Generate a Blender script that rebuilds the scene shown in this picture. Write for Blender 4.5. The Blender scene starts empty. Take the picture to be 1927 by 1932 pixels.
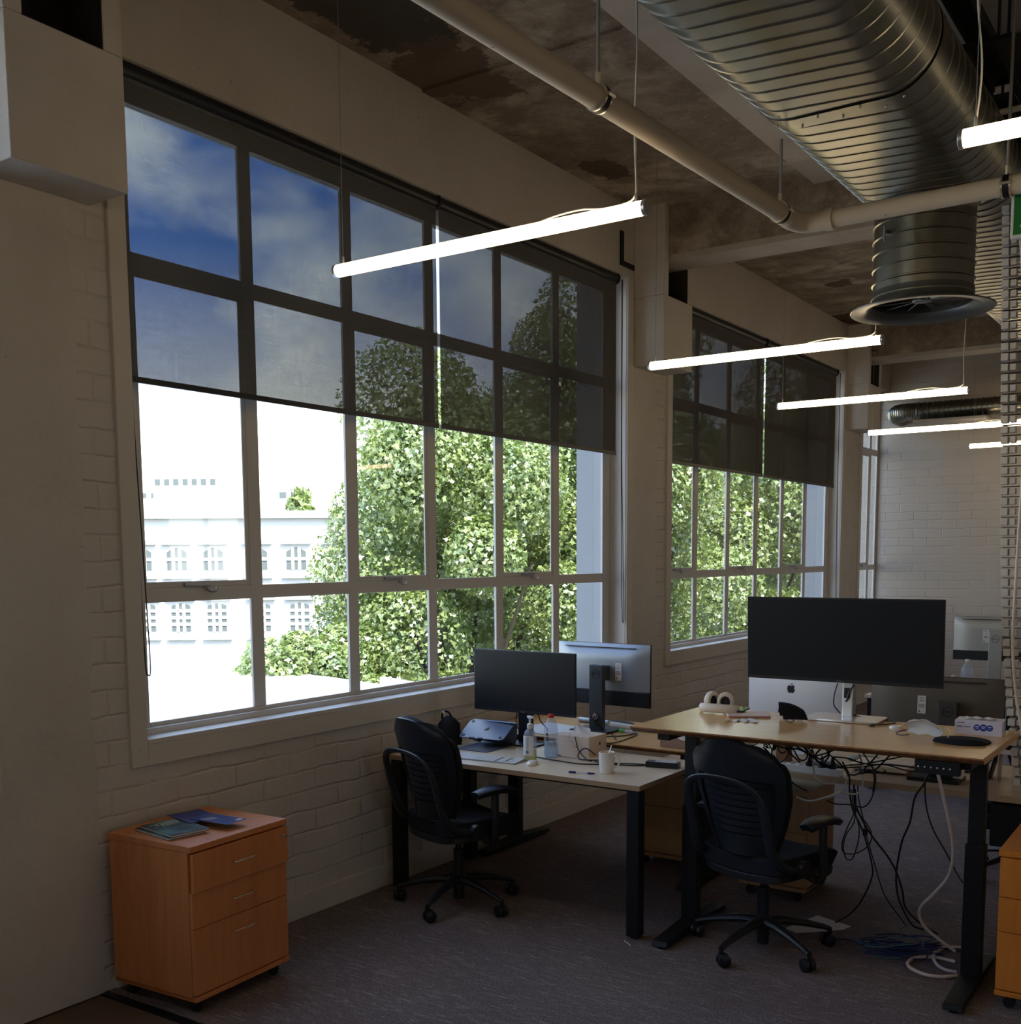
import bpy, bmesh, math, random
import numpy as np
from mathutils import Vector, Matrix

random.seed(7)
C = bpy.context.scene.collection
PI = math.pi
rad = math.radians

# ------------------------------------------------------------------ camera
W_IMG, H_IMG = 1927, 1932
F_PX, CY_PX = 2047.84, 1274.0
YAW, PITCH, ROLL = rad(34.384), rad(-6.255), rad(-0.346)
CAM = Vector((3.938, 0.0, 1.831))
_f = Vector((-math.sin(YAW) * math.cos(PITCH), math.cos(YAW) * math.cos(PITCH), math.sin(PITCH)))
_r0 = Vector((math.cos(YAW), math.sin(YAW), 0))
_u0 = _r0.cross(_f)
_r = math.cos(ROLL) * _r0 + math.sin(ROLL) * _u0
_u = -math.sin(ROLL) * _r0 + math.cos(ROLL) * _u0
cd = bpy.data.cameras.new('camera')
cam = bpy.data.objects.new('camera', cd)
C.objects.link(cam)
rot = Matrix((_r, _u, -_f)).transposed()
cam.matrix_world = Matrix.Translation(CAM) @ rot.to_4x4()
cd.sensor_fit = 'HORIZONTAL'
cd.sensor_width = 36
cd.lens = F_PX / W_IMG * 36
cd.shift_x = 0.0
cd.shift_y = (CY_PX - H_IMG / 2) / W_IMG
cd.clip_start = 0.05
cd.clip_end = 500
bpy.context.scene.camera = cam


def at(px, py, **k):
    """the point on the plane x=, y= or z= that a pixel of the photograph shows"""
    d = _f + _r * ((px - 963.5) / F_PX) - _u * ((py - CY_PX) / F_PX)
    (a, v), = k.items()
    i = 'xyz'.index(a)
    return CAM + d * ((v - CAM[i]) / d[i])


# ------------------------------------------------------------------ render look
sc = bpy.context.scene
sc.view_settings.view_transform = 'Standard'
sc.view_settings.look = 'None'
sc.view_settings.gamma = 1
sc.view_settings.exposure = 0.33
sc.view_settings.use_curve_mapping = False
cy = sc.cycles
cy.use_denoising = True
cy.denoiser = 'OPENIMAGEDENOISE'
cy.max_bounces = 10
cy.diffuse_bounces = 5
cy.glossy_bounces = 4
cy.transmission_bounces = 6
cy.transparent_max_bounces = 16
cy.caustics_reflective = False
cy.caustics_refractive = False
cy.sample_clamp_indirect = 6
cy.use_light_tree = True

# ------------------------------------------------------------------ world
wd = bpy.data.worlds.new('sky')
sc.world = wd
wd.use_nodes = True
nt = wd.node_tree
N = nt.nodes
N.clear()
out = N.new('ShaderNodeOutputWorld')
bg = N.new('ShaderNodeBackground')
nt.links.new(bg.outputs[0], out.inputs[0])
tc = N.new('ShaderNodeTexCoord')
mp = N.new('ShaderNodeMapping')
mp.inputs['Scale'].default_value = (3.2, 3.2, 5.5)
mp.inputs['Location'].default_value = (1.3, 0.4, 0.2)
nt.links.new(tc.outputs['Generated'], mp.inputs[0])
nz = N.new('ShaderNodeTexNoise')
nz.inputs['Scale'].default_value = 1.0
nz.inputs['Detail'].default_value = 7
nz.inputs['Roughness'].default_value = 0.52
nt.links.new(mp.outputs[0], nz.inputs[0])
cr = N.new('ShaderNodeValToRGB')
cr.color_ramp.elements[0].position = 0.46
cr.color_ramp.elements[0].color = (0, 0, 0, 1)
cr.color_ramp.elements[1].position = 0.60
cr.color_ramp.elements[1].color = (1, 1, 1, 1)
nt.links.new(nz.outputs['Fac'], cr.inputs[0])
mx = N.new('ShaderNodeMixRGB')
mx.inputs[1].default_value = (0.17, 0.50, 1.50, 1)
mx.inputs[2].default_value = (2.2, 2.4, 2.5, 1)
nt.links.new(cr.outputs[0], mx.inputs[0])
sp = N.new('ShaderNodeSeparateXYZ')
nt.links.new(tc.outputs['Generated'], sp.inputs[0])
mr = N.new('ShaderNodeMapRange')
mr.inputs['From Min'].default_value = 0.08
mr.inputs['From Max'].default_value = 0.26
mr.inputs['To Min'].default_value = 1
mr.inputs['To Max'].default_value = 0
nt.links.new(sp.outputs['Z'], mr.inputs[0])
mx2 = N.new('ShaderNodeMixRGB')
mx2.inputs[2].default_value = (2.05, 2.08, 2.1, 1)
nt.links.new(mr.outputs[0], mx2.inputs[0])
nt.links.new(mx.outputs[0], mx2.inputs[1])
nt.links.new(mx2.outputs[0], bg.inputs['Color'])
bg.inputs['Strength'].default_value = 1.6

# ------------------------------------------------------------------ sun
sd = bpy.data.lights.new('sun', 'SUN')
sd.energy = 10.0
sd.angle = rad(0.6)
sd.color = (1.0, 0.94, 0.80)
sun = bpy.data.objects.new('sun', sd)
C.objects.link(sun)
sun.rotation_euler = Vector((0.62, -0.35, 0.80)).to_track_quat('Z', 'Y').to_euler()

LAMP_STRENGTH = 7.6
LAMP_COLOR = (1.0, 0.765, 0.46)


# ------------------------------------------------------------------ materials
def srgb(r, g, b):
    def c(v):
        v /= 255
        return v / 12.92 if v <= 0.04045 else ((v + 0.055) / 1.055) ** 2.4
    return (c(r), c(g), c(b), 1)


def mat(name, col, rough=0.5, metal=0.0, spec=0.5, alpha=1.0, trans=0.0, ior=1.45, coat=0.0):
    m = bpy.data.materials.new(name)
    m.use_nodes = True
    b = m.node_tree.nodes['Principled BSDF']
    b.inputs['Base Color'].default_value = col if len(col) == 4 else (*col, 1)
    b.inputs['Roughness'].default_value = rough
    b.inputs['Metallic'].default_value = metal
    b.inputs['Specular IOR Level'].default_value = spec
    b.inputs['Alpha'].default_value = alpha
    b.inputs['Transmission Weight'].default_value = trans
    b.inputs['IOR'].default_value = ior
    b.inputs['Coat Weight'].default_value = coat
    return m


def nodes(m):
    t = m.node_tree
    return t, t.nodes, t.links, t.nodes['Principled BSDF']


def coords(t, scale=(1, 1, 1), kind='Object', rotz=0):
    a = t.nodes.new('ShaderNodeTexCoord')
    p = t.nodes.new('ShaderNodeMapping')
    p.inputs['Scale'].default_value = scale
    p.inputs['Rotation'].default_value = (0, 0, rotz)
    t.links.new(a.outputs[kind], p.inputs[0])
    return p.outputs[0]


def noise(t, vec, scale, detail=4, rough=0.5, dist=0):
    n = t.nodes.new('ShaderNodeTexNoise')
    n.inputs['Scale'].default_value = scale
    n.inputs['Detail'].default_value = detail
    n.inputs['Roughness'].default_value = rough
    n.inputs['Distortion'].default_value = dist
    t.links.new(vec, n.inputs['Vector'])
    return n.outputs['Fac']


def ramp(t, fac, stops):
    r = t.nodes.new('ShaderNodeValToRGB')
    e = r.color_ramp.elements
    e[0].position, e[0].color = stops[0][0], stops[0][1]
    e[1].position, e[1].color = stops[-1][0], stops[-1][1]
    for p, c in stops[1:-1]:
        q = e.new(p)
        q.color = c
    t.links.new(fac, r.inputs[0])
    return r.outputs[0]


def mixc(t, fac, a, b, mode='MIX'):
    m = t.nodes.new('ShaderNodeMixRGB')
    m.blend_type = mode
    for i, v in ((0, fac), (1, a), (2, b)):
        if hasattr(v, 'is_output'):
            t.links.new(v, m.inputs[i])
        else:
            m.inputs[i].default_value = v
    return m.outputs[0]


def bump(t, height, strength, dist=0.01, normal=None):
    b = t.nodes.new('ShaderNodeBump')
    b.inputs['Strength'].default_value = strength
    b.inputs['Distance'].default_value = dist
    t.links.new(height, b.inputs['Height'])
    if normal is not None:
        t.links.new(normal, b.inputs['Normal'])
    return b.outputs[0]


def math_(t, op, a, b):
    m = t.nodes.new('ShaderNodeMath')
    m.operation = op
    for i, v in ((0, a), (1, b)):
        if hasattr(v, 'is_output'):
            t.links.new(v, m.inputs[i])
        else:
            m.inputs[i].default_value = v
    return m.outputs[0]


PAINT = (0.60, 0.56, 0.51, 1)


def brick_mat(name, axis, k=0.6, PAINT=(0.60, 0.56, 0.51, 1)):
    m = mat(name, PAINT, 0.62, spec=0.25)
    t, n, l, b = nodes(m)
    a = n.new('ShaderNodeTexCoord')
    s = n.new('ShaderNodeSeparateXYZ')
    l.new(a.outputs['Object'], s.inputs[0])
    c = n.new('ShaderNodeCombineXYZ')
    l.new(s.outputs[axis], c.inputs[0])
    l.new(s.outputs['Z'], c.inputs[1])
    nv = n.new('ShaderNodeTexNoise')
    nv.inputs['Scale'].default_value = 3.5
    nv.inputs['Detail'].default_value = 5
    l.new(a.outputs['Object'], nv.inputs[0])
    sub = n.new('ShaderNodeVectorMath')
    sub.operation = 'SUBTRACT'
    sub.inputs[1].default_value = (0.5, 0.5, 0.5)
    l.new(nv.outputs['Color'], sub.inputs[0])
    sca = n.new('ShaderNodeVectorMath')
    sca.operation = 'SCALE'
    sca.inputs['Scale'].default_value = 0.05
    l.new(sub.outputs[0], sca.inputs[0])
    add = n.new('ShaderNodeVectorMath')
    add.operation = 'ADD'
    l.new(c.outputs[0], add.inputs[0])
    l.new(sca.outputs[0], add.inputs[1])
    br = n.new('ShaderNodeTexBrick')
    br.inputs['Scale'].default_value = 1
    br.inputs['Brick Width'].default_value = 0.345
    br.inputs['Row Height'].default_value = 0.107
    br.inputs['Mortar Size'].default_value = 0.010
    br.inputs['Mortar Smooth'].default_value = 1.0
    br.offset_frequency = 2
    l.new(add.outputs[0], br.inputs['Vector'])
    g = noise(t, a.outputs['Object'], 18, 6, 0.6)
    g2 = noise(t, a.outputs['Object'], 2.2, 4, 0.6)
    inv = math_(t, 'SUBTRACT', 1.0, br.outputs['Fac'])
    # courses are less regular in places: fade the joints with a broad noise
    fade = ramp(t, g2, [(0.38, (0.12, 0.12, 0.12, 1)), (0.62, (1, 1, 1, 1))])
    joint = math_(t, 'MULTIPLY', br.outputs['Fac'], fade)
    h = math_(t, 'ADD', math_(t, 'MULTIPLY', joint, -1.0), math_(t, 'ADD', math_(t, 'MULTIPLY', g, 0.5), math_(t, 'MULTIPLY', noise(t, a.outputs['Object'], 7, 3, 0.5), 0.8)))
    l.new(bump(t, h, k, 0.012), b.inputs['Normal'])
    col = mixc(t, math_(t, 'MULTIPLY', joint, 0.10), PAINT, (0.40, 0.35, 0.29, 1))
    col = mixc(t, ramp(t, g2, [(0.3, (0, 0, 0, 1)), (0.7, (0.35, 0.35, 0.35, 1))]), col, (0.50, 0.45, 0.40, 1))
    l.new(col, b.inputs['Base Color'])
    return m


def plaster_mat(name, col=PAINT, dirt=(0.42, 0.37, 0.31, 1), amt=0.5, bs=0.55):
    m = mat(name, col, 0.6, spec=0.25)
    t, n, l, b = nodes(m)
    v = coords(t)
    a = noise(t, v, 1.3, 6, 0.6)
    g = noise(t, v, 30, 6, 0.6)
    c = mixc(t, ramp(t, a, [(0.4, (0, 0, 0, 1)), (0.75, (amt, amt, amt, 1))]), col, dirt)
    sp_ = noise(t, v, 14, 2, 0.5)
    c = mixc(t, ramp(t, sp_, [(0.74, (0, 0, 0, 1)), (0.78, (0.6, 0.6, 0.6, 1))]), c, (0.2, 0.17, 0.15, 1))
    l.new(c, b.inputs['Base Color'])
    l.new(bump(t, math_(t, 'ADD', g, math_(t, 'MULTIPLY', a, 2.0)), bs, 0.012), b.inputs['Normal'])
    return m


M = {}
M['brick'] = brick_mat('painted brick', 'Y')
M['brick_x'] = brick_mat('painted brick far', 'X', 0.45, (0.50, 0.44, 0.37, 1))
M['plaster'] = plaster_mat('painted plaster')
M['trim'] = plaster_mat('painted timber', (0.62, 0.58, 0.52, 1), (0.5, 0.46, 0.41, 1), 0.3, 0.08)
M['frame'] = mat('window paint', (0.62, 0.59, 0.55), 0.4)


def concrete_mat():
    m = mat('stained concrete', (0.3, 0.25, 0.2), 0.85, spec=0.15)
    t, n, l, b = nodes(m)
    v = coords(t)
    vs = coords(t, (0.35, 1.6, 1))       # board marks run along x
    a = noise(t, v, 0.9, 8, 0.65, 0.6)
    s = noise(t, vs, 3.0, 6, 0.6)
    g = noise(t, v, 26, 6, 0.65)
    a2 = noise(t, v, 4.5, 8, 0.7, 0.3)
    c = ramp(t, a, [(0.30, (0.15, 0.118, 0.09, 1)), (0.45, (0.28, 0.232, 0.18, 1)), (0.55, (0.42, 0.36, 0.28, 1)), (0.70, (0.55, 0.49, 0.40, 1))])
    c = mixc(t, ramp(t, a2, [(0.40, (0.75, 0.75, 0.75, 1)), (0.58, (0, 0, 0, 1))]), c, (0.16, 0.125, 0.095, 1))
    c = mixc(t, ramp(t, s, [(0.46, (0, 0, 0, 1)), (0.68, (0.5, 0.5, 0.5, 1))]), c, (0.17, 0.13, 0.10, 1))
    c = mixc(t, ramp(t, g, [(0.58, (0, 0, 0, 1)), (0.72, (0.5, 0.5, 0.5, 1))]), c, (0.5, 0.45, 0.38, 1))
    # the broken dark patches by the window wall
    tcn = n.new('ShaderNodeTexCoord')
    w = noise(t, v, 3.5, 6, 0.7)
    for (cx, cyy, rx, ry, col, rr) in ((0.34, 4.13, 0.30, 0.62, (0.055, 0.052, 0.045, 1), 1.0), (0.25, 4.85, 0.34, 0.40, (0.13, 0.09, 0.07, 1), 1.0),
                                   (0.22, 6.55, 0.14, 0.20, (0.085, 0.06, 0.045, 1), 1.0), (0.2, 12.2, 0.35, 0.35, (0.07, 0.05, 0.035, 1), 1.0),
                                   (0.5, 10.6, 0.15, 0.15, (0.09, 0.07, 0.055, 1), 1.0)):
        mpn = n.new('ShaderNodeMapping')
        mpn.vector_type = 'POINT'
        mpn.inputs['Location'].default_value = (-cx / rx, -cyy / ry, 0)
        mpn.inputs['Scale'].default_value = (1 / rx, 1 / ry, 0)
        l.new(tcn.outputs['Object'], mpn.inputs[0])
        ln = n.new('ShaderNodeVectorMath')
        ln.operation = 'LENGTH'
        l.new(mpn.outputs[0], ln.inputs[0])
        d = math_(t, 'ADD', ln.outputs['Value'], math_(t, 'MULTIPLY', math_(t, 'SUBTRACT', w, 0.5), 2.6))
        c = mixc(t, ramp(t, d, [(0.86, (0.9, 0.9, 0.9, 1)), (0.96, (0, 0, 0, 1))]), c, col)
    l.new(c, b.inputs['Base Color'])
    l.new(bump(t, math_(t, 'ADD', g, math_(t, 'MULTIPLY', s, 1.5)), 0.6, 0.02), b.inputs['Normal'])
    return m


M['concrete'] = concrete_mat()


def carpet_mat():
    m = mat('flecked carpet', (0.1, 0.09, 0.09), 0.95, spec=0.1)
    t, n, l, b = nodes(m)
    g = noise(t, coords(t, (1, 1, 1)), 120, 5, 0.7)
    s1 = noise(t, coords(t, (3, 30, 1), rotz=0.5), 3.0, 5, 0.75, 0.8)
    s2 = noise(t, coords(t, (3, 26, 1), rotz=2.0), 3.0, 5, 0.75, 0.8)
    big = noise(t, coords(t), 1.5, 4, 0.6)
    c = ramp(t, g, [(0.3, (0.07, 0.056, 0.056, 1)), (0.5, (0.18, 0.148, 0.148, 1)), (0.72, (0.36, 0.30, 0.29, 1))])
    c = mixc(t, ramp(t, s1, [(0.56, (0, 0, 0, 1)), (0.64, (0.8, 0.8, 0.8, 1))]), c, (0.42, 0.37, 0.34, 1))
    c = mixc(t, ramp(t, s2, [(0.57, (0, 0, 0, 1)), (0.64, (0.7, 0.7, 0.7, 1))]), c, (0.40, 0.35, 0.33, 1))
    c = mixc(t, ramp(t, big, [(0.4, (0, 0, 0, 1)), (0.65, (0.25, 0.25, 0.25, 1))]), c, (0.10, 0.075, 0.07, 1))
    l.new(c, b.inputs['Base Color'])
    l.new(bump(t, g, 0.6, 0.006), b.inputs['Normal'])
    return m


M['carpet'] = carpet_mat()
M['slab'] = plaster_mat('worn floor slab', (0.16, 0.115, 0.085, 1), (0.09, 0.065, 0.05, 1), 0.8, 0.4)


def wood_mat(name, c0, c1, scale=(1, 12, 12), rough=0.35, k=1.0):
    m = mat(name, c0, rough)
    t, n, l, b = nodes(m)
    a = noise(t, coords(t, scale), 2.2 * k, 6, 0.6, 0.8)
    l.new(ramp(t, a, [(0.3, c0), (0.7, c1)]), b.inputs['Base Color'])
    return m


M['beech'] = wood_mat('beech laminate', (0.56, 0.20, 0.065, 1), (0.70, 0.27, 0.095, 1), (9, 9, 1), 0.42)
M['beech_orange'] = wood_mat('orange beech laminate', (0.62, 0.20, 0.02, 1), (0.75, 0.26, 0.035, 1), (9, 9, 1), 0.42)
M['beech_pale'] = wood_mat('pale laminate', (0.36, 0.20, 0.09, 1), (0.44, 0.26, 0.12, 1), (9, 9, 1), 0.5)
M['bamboo'] = wood_mat('bamboo top', (0.64, 0.37, 0.145, 1), (0.76, 0.47, 0.20, 1), (1.2, 22, 22), 0.24)
M['bamboo_edge'] = wood_mat('bamboo edge', (0.16, 0.065, 0.022, 1), (0.42, 0.20, 0.075, 1), (14, 14, 3), 0.5)
M['oak'] = wood_mat('pale oak laminate', (0.66, 0.52, 0.37, 1), (0.76, 0.62, 0.46, 1), (1.2, 16, 16), 0.28)
M['oak_edge'] = wood_mat('oak edge', (0.34, 0.22, 0.12, 1), (0.42, 0.28, 0.16, 1), (2, 2, 20), 0.5)
M['black_steel'] = mat('black steel', (0.008, 0.009, 0.011), 0.5, spec=0.35)
M['black_plastic'] = mat('black plastic', (0.010, 0.012, 0.016), 0.42)
M['black_fabric'] = mat('black fabric', (0.008, 0.010, 0.014), 0.8, spec=0.3)
M['grey_plastic'] = mat('dark grey plastic', (0.012, 0.016, 0.022), 0.38)
M['stand_grey'] = mat('slate grey stand', (0.055, 0.065, 0.072), 0.4)
M['screen'] = mat('dark screen', (0.014, 0.0155, 0.018), 0.35, spec=0.22)
M['silver'] = mat('silver back', (0.36, 0.39, 0.42), 0.38, 0.5)
M['imac'] = mat('pale aluminium', (0.86, 0.88, 0.92), 0.4, 0.2)
M['alu'] = mat('aluminium', (0.72, 0.72, 0.73), 0.28, 0.9)
M['alu_dark'] = mat('space grey aluminium', (0.16, 0.18, 0.23), 0.35, 0.7)
M['chrome'] = mat('chrome', (0.80, 0.72, 0.58), 0.25, 0.75)
M['white'] = mat('white plastic', (0.75, 0.75, 0.75), 0.35)
M['white_warm'] = mat('cream plastic', (0.68, 0.60, 0.50), 0.4)
M['ceramic'] = mat('white ceramic', (0.78, 0.76, 0.72), 0.15, coat=0.5)
M['paper'] = mat('paper', (0.72, 0.70, 0.68), 0.8)
M['card_pink'] = mat('tissue carton', (0.70, 0.58, 0.48), 0.6)
M['card_lav'] = mat('lilac carton', (0.66, 0.64, 0.74), 0.5)
M['blue_print'] = mat('blue print', (0.015, 0.05, 0.35), 0.5)
M['ink'] = mat('black ink', (0.01, 0.01, 0.012), 0.5)
M['ink_grey'] = mat('grey ink', (0.16, 0.16, 0.18), 0.6)
M['red'] = mat('red cap', (0.62, 0.03, 0.02), 0.35)
M['green'] = mat('green plastic', (0.03, 0.5, 0.06), 0.35)
M['clear'] = mat('clear plastic', (0.85, 0.92, 1.0), 0.08, trans=1.0, ior=1.2)
M['liquid'] = mat('yellow liquid', (0.85, 0.78, 0.12), 0.1, trans=0.9, ior=1.2)
M['water'] = mat('water', (0.75, 0.88, 1.0), 0.02, trans=1.0, ior=1.25)
M['blue_plastic'] = mat('blue plastic', (0.01, 0.02, 0.16), 0.4)
M['white_cable'] = mat('white cable', (0.70, 0.66, 0.60), 0.5)
M['pink_cable'] = mat('pale pink cable', (0.78, 0.66, 0.56), 0.5)
M['black_cable'] = mat('black cable', (0.006, 0.007, 0.010), 0.45)
M['blue_cable'] = mat('dark blue cable', (0.010, 0.025, 0.12), 0.45)
M['teal_cable'] = mat('teal cable', (0.05, 0.16, 0.18), 0.45)
M['brown'] = mat('brown leather', (0.20, 0.055, 0.02), 0.6)
M['skin_tan'] = mat('tan paper', (0.55, 0.38, 0.28), 0.7)
M['pvc'] = plaster_mat('painted pipe', (0.58, 0.50, 0.38, 1), (0.45, 0.36, 0.25, 1), 0.3, 0.05)
M['steel_rod'] = mat('zinc rod', (0.35, 0.36, 0.36), 0.4, 0.9)
M['roof_white'] = mat('white roof sheet', (0.62, 0.62, 0.61), 0.6)
M['facade'] = mat('white render', (0.80, 0.785, 0.75), 0.8)
M['facade_grey'] = mat('grey render band', (0.34, 0.36, 0.36), 0.8)
M['window_dark'] = mat('dark window glass', (0.13, 0.15, 0.155), 0.4)
M['ground'] = mat('asphalt', (0.10, 0.10, 0.10), 0.9)
M['exit_green'] = mat('exit sign green', (0.01, 0.16, 0.025), 0.4)
M['bark'] = mat('bark', (0.045, 0.036, 0.028), 0.9)


def galv_mat():
    m = mat('galvanised steel', (0.42, 0.415, 0.37), 0.31, 1.0)
    t, n, l, b = nodes(m)
    v = coords(t)
    a = noise(t, v, 1.6, 3, 0.5)
    l.new(ramp(t, a, [(0.3, (0.24, 0.237, 0.205, 1)), (0.7, (0.36, 0.35, 0.29, 1))]), b.inputs['Base Color'])
    return m


M['galv'] = galv_mat()


def leaf_mat(name, c0, c1):
    m = bpy.data.materials.new(name)
    m.use_nodes = True
    t = m.node_tree
    n, l = t.nodes, t.links
    n.clear()
    o = n.new('ShaderNodeOutputMaterial')
    a = noise(t, coords(t), 2.5, 3, 0.6)
    c = ramp(t, a, [(0.35, c0), (0.65, c1)])
    d = n.new('ShaderNodeBsdfDiffuse')
    tr = n.new('ShaderNodeBsdfTranslucent')
    l.new(c, d.inputs[0])
    l.new(mixc(t, 0.5, c, (0.5, 0.75, 0.04, 1)), tr.inputs[0])
    mxs = n.new('ShaderNodeMixShader')
    mxs.inputs[0].default_value = 0.22
    l.new(d.outputs[0], mxs.inputs[1])
    l.new(tr.outputs[0], mxs.inputs[2])
    g = n.new('ShaderNodeBsdfGlossy')
    g.inputs['Roughness'].default_value = 0.38
    m2 = n.new('ShaderNodeMixShader')
    m2.inputs[0].default_value = 0.13
    l.new(mxs.outputs[0], m2.inputs[1])
    l.new(g.outputs[0], m2.inputs[2])
    l.new(m2.outputs[0], o.inputs[0])
    return m


M['leaf'] = leaf_mat('plane tree leaf', (0.15, 0.215, 0.075, 1), (0.33, 0.38, 0.13, 1))


def glass_mat():
    m = bpy.data.materials.new('window glass')
    m.use_nodes = True
    t = m.node_tree
    n, l = t.nodes, t.links
    n.clear()
    o = n.new('ShaderNodeOutputMaterial')
    tr = n.new('ShaderNodeBsdfTransparent')
    tr.inputs[0].default_value = (0.93, 0.96, 0.95, 1)
    g = n.new('ShaderNodeBsdfGlossy')
    g.inputs['Roughness'].default_value = 0.02
    f = n.new('ShaderNodeFresnel')
    gm = n.new('ShaderNodeNewGeometry')      # the far side of the pane bends light the same way
    ir = n.new('ShaderNodeMapRange')
    ir.inputs['To Min'].default_value = 1.45
    ir.inputs['To Max'].default_value = 1 / 1.45
    l.new(gm.outputs['Backfacing'], ir.inputs[0])
    l.new(ir.outputs[0], f.inputs['IOR'])
    x = n.new('ShaderNodeMixShader')
    l.new(f.outputs[0], x.inputs[0])
    l.new(tr.outputs[0], x.inputs[1])
    l.new(g.outputs[0], x.inputs[2])
    l.new(x.outputs[0], o.inputs[0])
    return m


M['glass'] = glass_mat()


def thin_clear(name, tint, body, k, rough=0.05):
    m = glass_mat()
    m.name = name
    t = m.node_tree
    n, l = t.nodes, t.links
    tr = [x for x in n if x.type == 'BSDF_TRANSPARENT'][0]
    gl = [x for x in n if x.type == 'BSDF_GLOSSY'][0]
    o = [x for x in n if x.type == 'OUTPUT_MATERIAL'][0]
    tr.inputs[0].default_value = tint
    gl.inputs['Roughness'].default_value = rough
    d = n.new('ShaderNodeBsdfDiffuse')
    d.inputs[0].default_value = body
    x = n.new('ShaderNodeMixShader')
    x.inputs[0].default_value = k
    old = o.inputs[0].links[0].from_socket
    l.new(old, x.inputs[1])
    l.new(d.outputs[0], x.inputs[2])
    l.new(x.outputs[0], o.inputs[0])
    return m


M['clear'] = thin_clear('clear plastic', (0.90, 0.93, 0.97, 1), (0.75, 0.82, 0.92, 1), 0.20)
M['liquid'] = thin_clear('yellow liquid', (0.9, 0.85, 0.25, 1), (0.75, 0.65, 0.08, 1), 0.45)
M['water'] = thin_clear('water', (0.75, 0.85, 0.95, 1), (0.7, 0.78, 0.9, 1), 0.22)



def blind_mat():
    """open-weave screen: a thin slab that soaks up light along its depth"""
    m = bpy.data.materials.new('screen mesh fabric')
    m.use_nodes = True
    t = m.node_tree
    n, l = t.nodes, t.links
    n.clear()
    o = n.new('ShaderNodeOutputMaterial')
    tr = n.new('ShaderNodeBsdfTransparent')
    d = n.new('ShaderNodeBsdfDiffuse')
    w1 = noise(t, coords(t, (1, 420, 6)), 1.0, 2, 0.5)
    w2 = noise(t, coords(t, (1, 6, 420)), 1.0, 2, 0.5)
    w = math_(t, 'MULTIPLY', math_(t, 'ADD', w1, w2), 0.5)
    l.new(ramp(t, w, [(0.3, (0.44, 0.42, 0.39, 1)), (0.7, (0.58, 0.55, 0.51, 1))]), d.inputs[0])
    x = n.new('ShaderNodeMixShader')
    l.new(ramp(t, w, [(0.35, (0.13, 0.13, 0.13, 1)), (0.65, (0.31, 0.31, 0.31, 1))]), x.inputs[0])
    l.new(d.outputs[0], x.inputs[2])
    l.new(tr.outputs[0], x.inputs[1])
    l.new(x.outputs[0], o.inputs['Surface'])
    va = n.new('ShaderNodeVolumeAbsorption')
    va.inputs['Color'].default_value = (0.0, 0.0, 0.0, 1)
    va.inputs['Density'].default_value = BLIND_K / 0.002
    l.new(va.outputs[0], o.inputs['Volume'])
    return m


BLIND_K = 1.45
M['blind'] = blind_mat()


def emit_mat(name, col, s):
    m = bpy.data.materials.new(name)
    m.use_nodes = True
    t = m.node_tree
    t.nodes.clear()
    o = t.nodes.new('ShaderNodeOutputMaterial')
    e = t.nodes.new('ShaderNodeEmission')
    e.inputs[0].default_value = (*col, 1)
    e.inputs[1].default_value = s
    t.links.new(e.outputs[0], o.inputs[0])
    return m


M['lamp'] = emit_mat('warm lamp diffuser', LAMP_COLOR, LAMP_STRENGTH)


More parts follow.
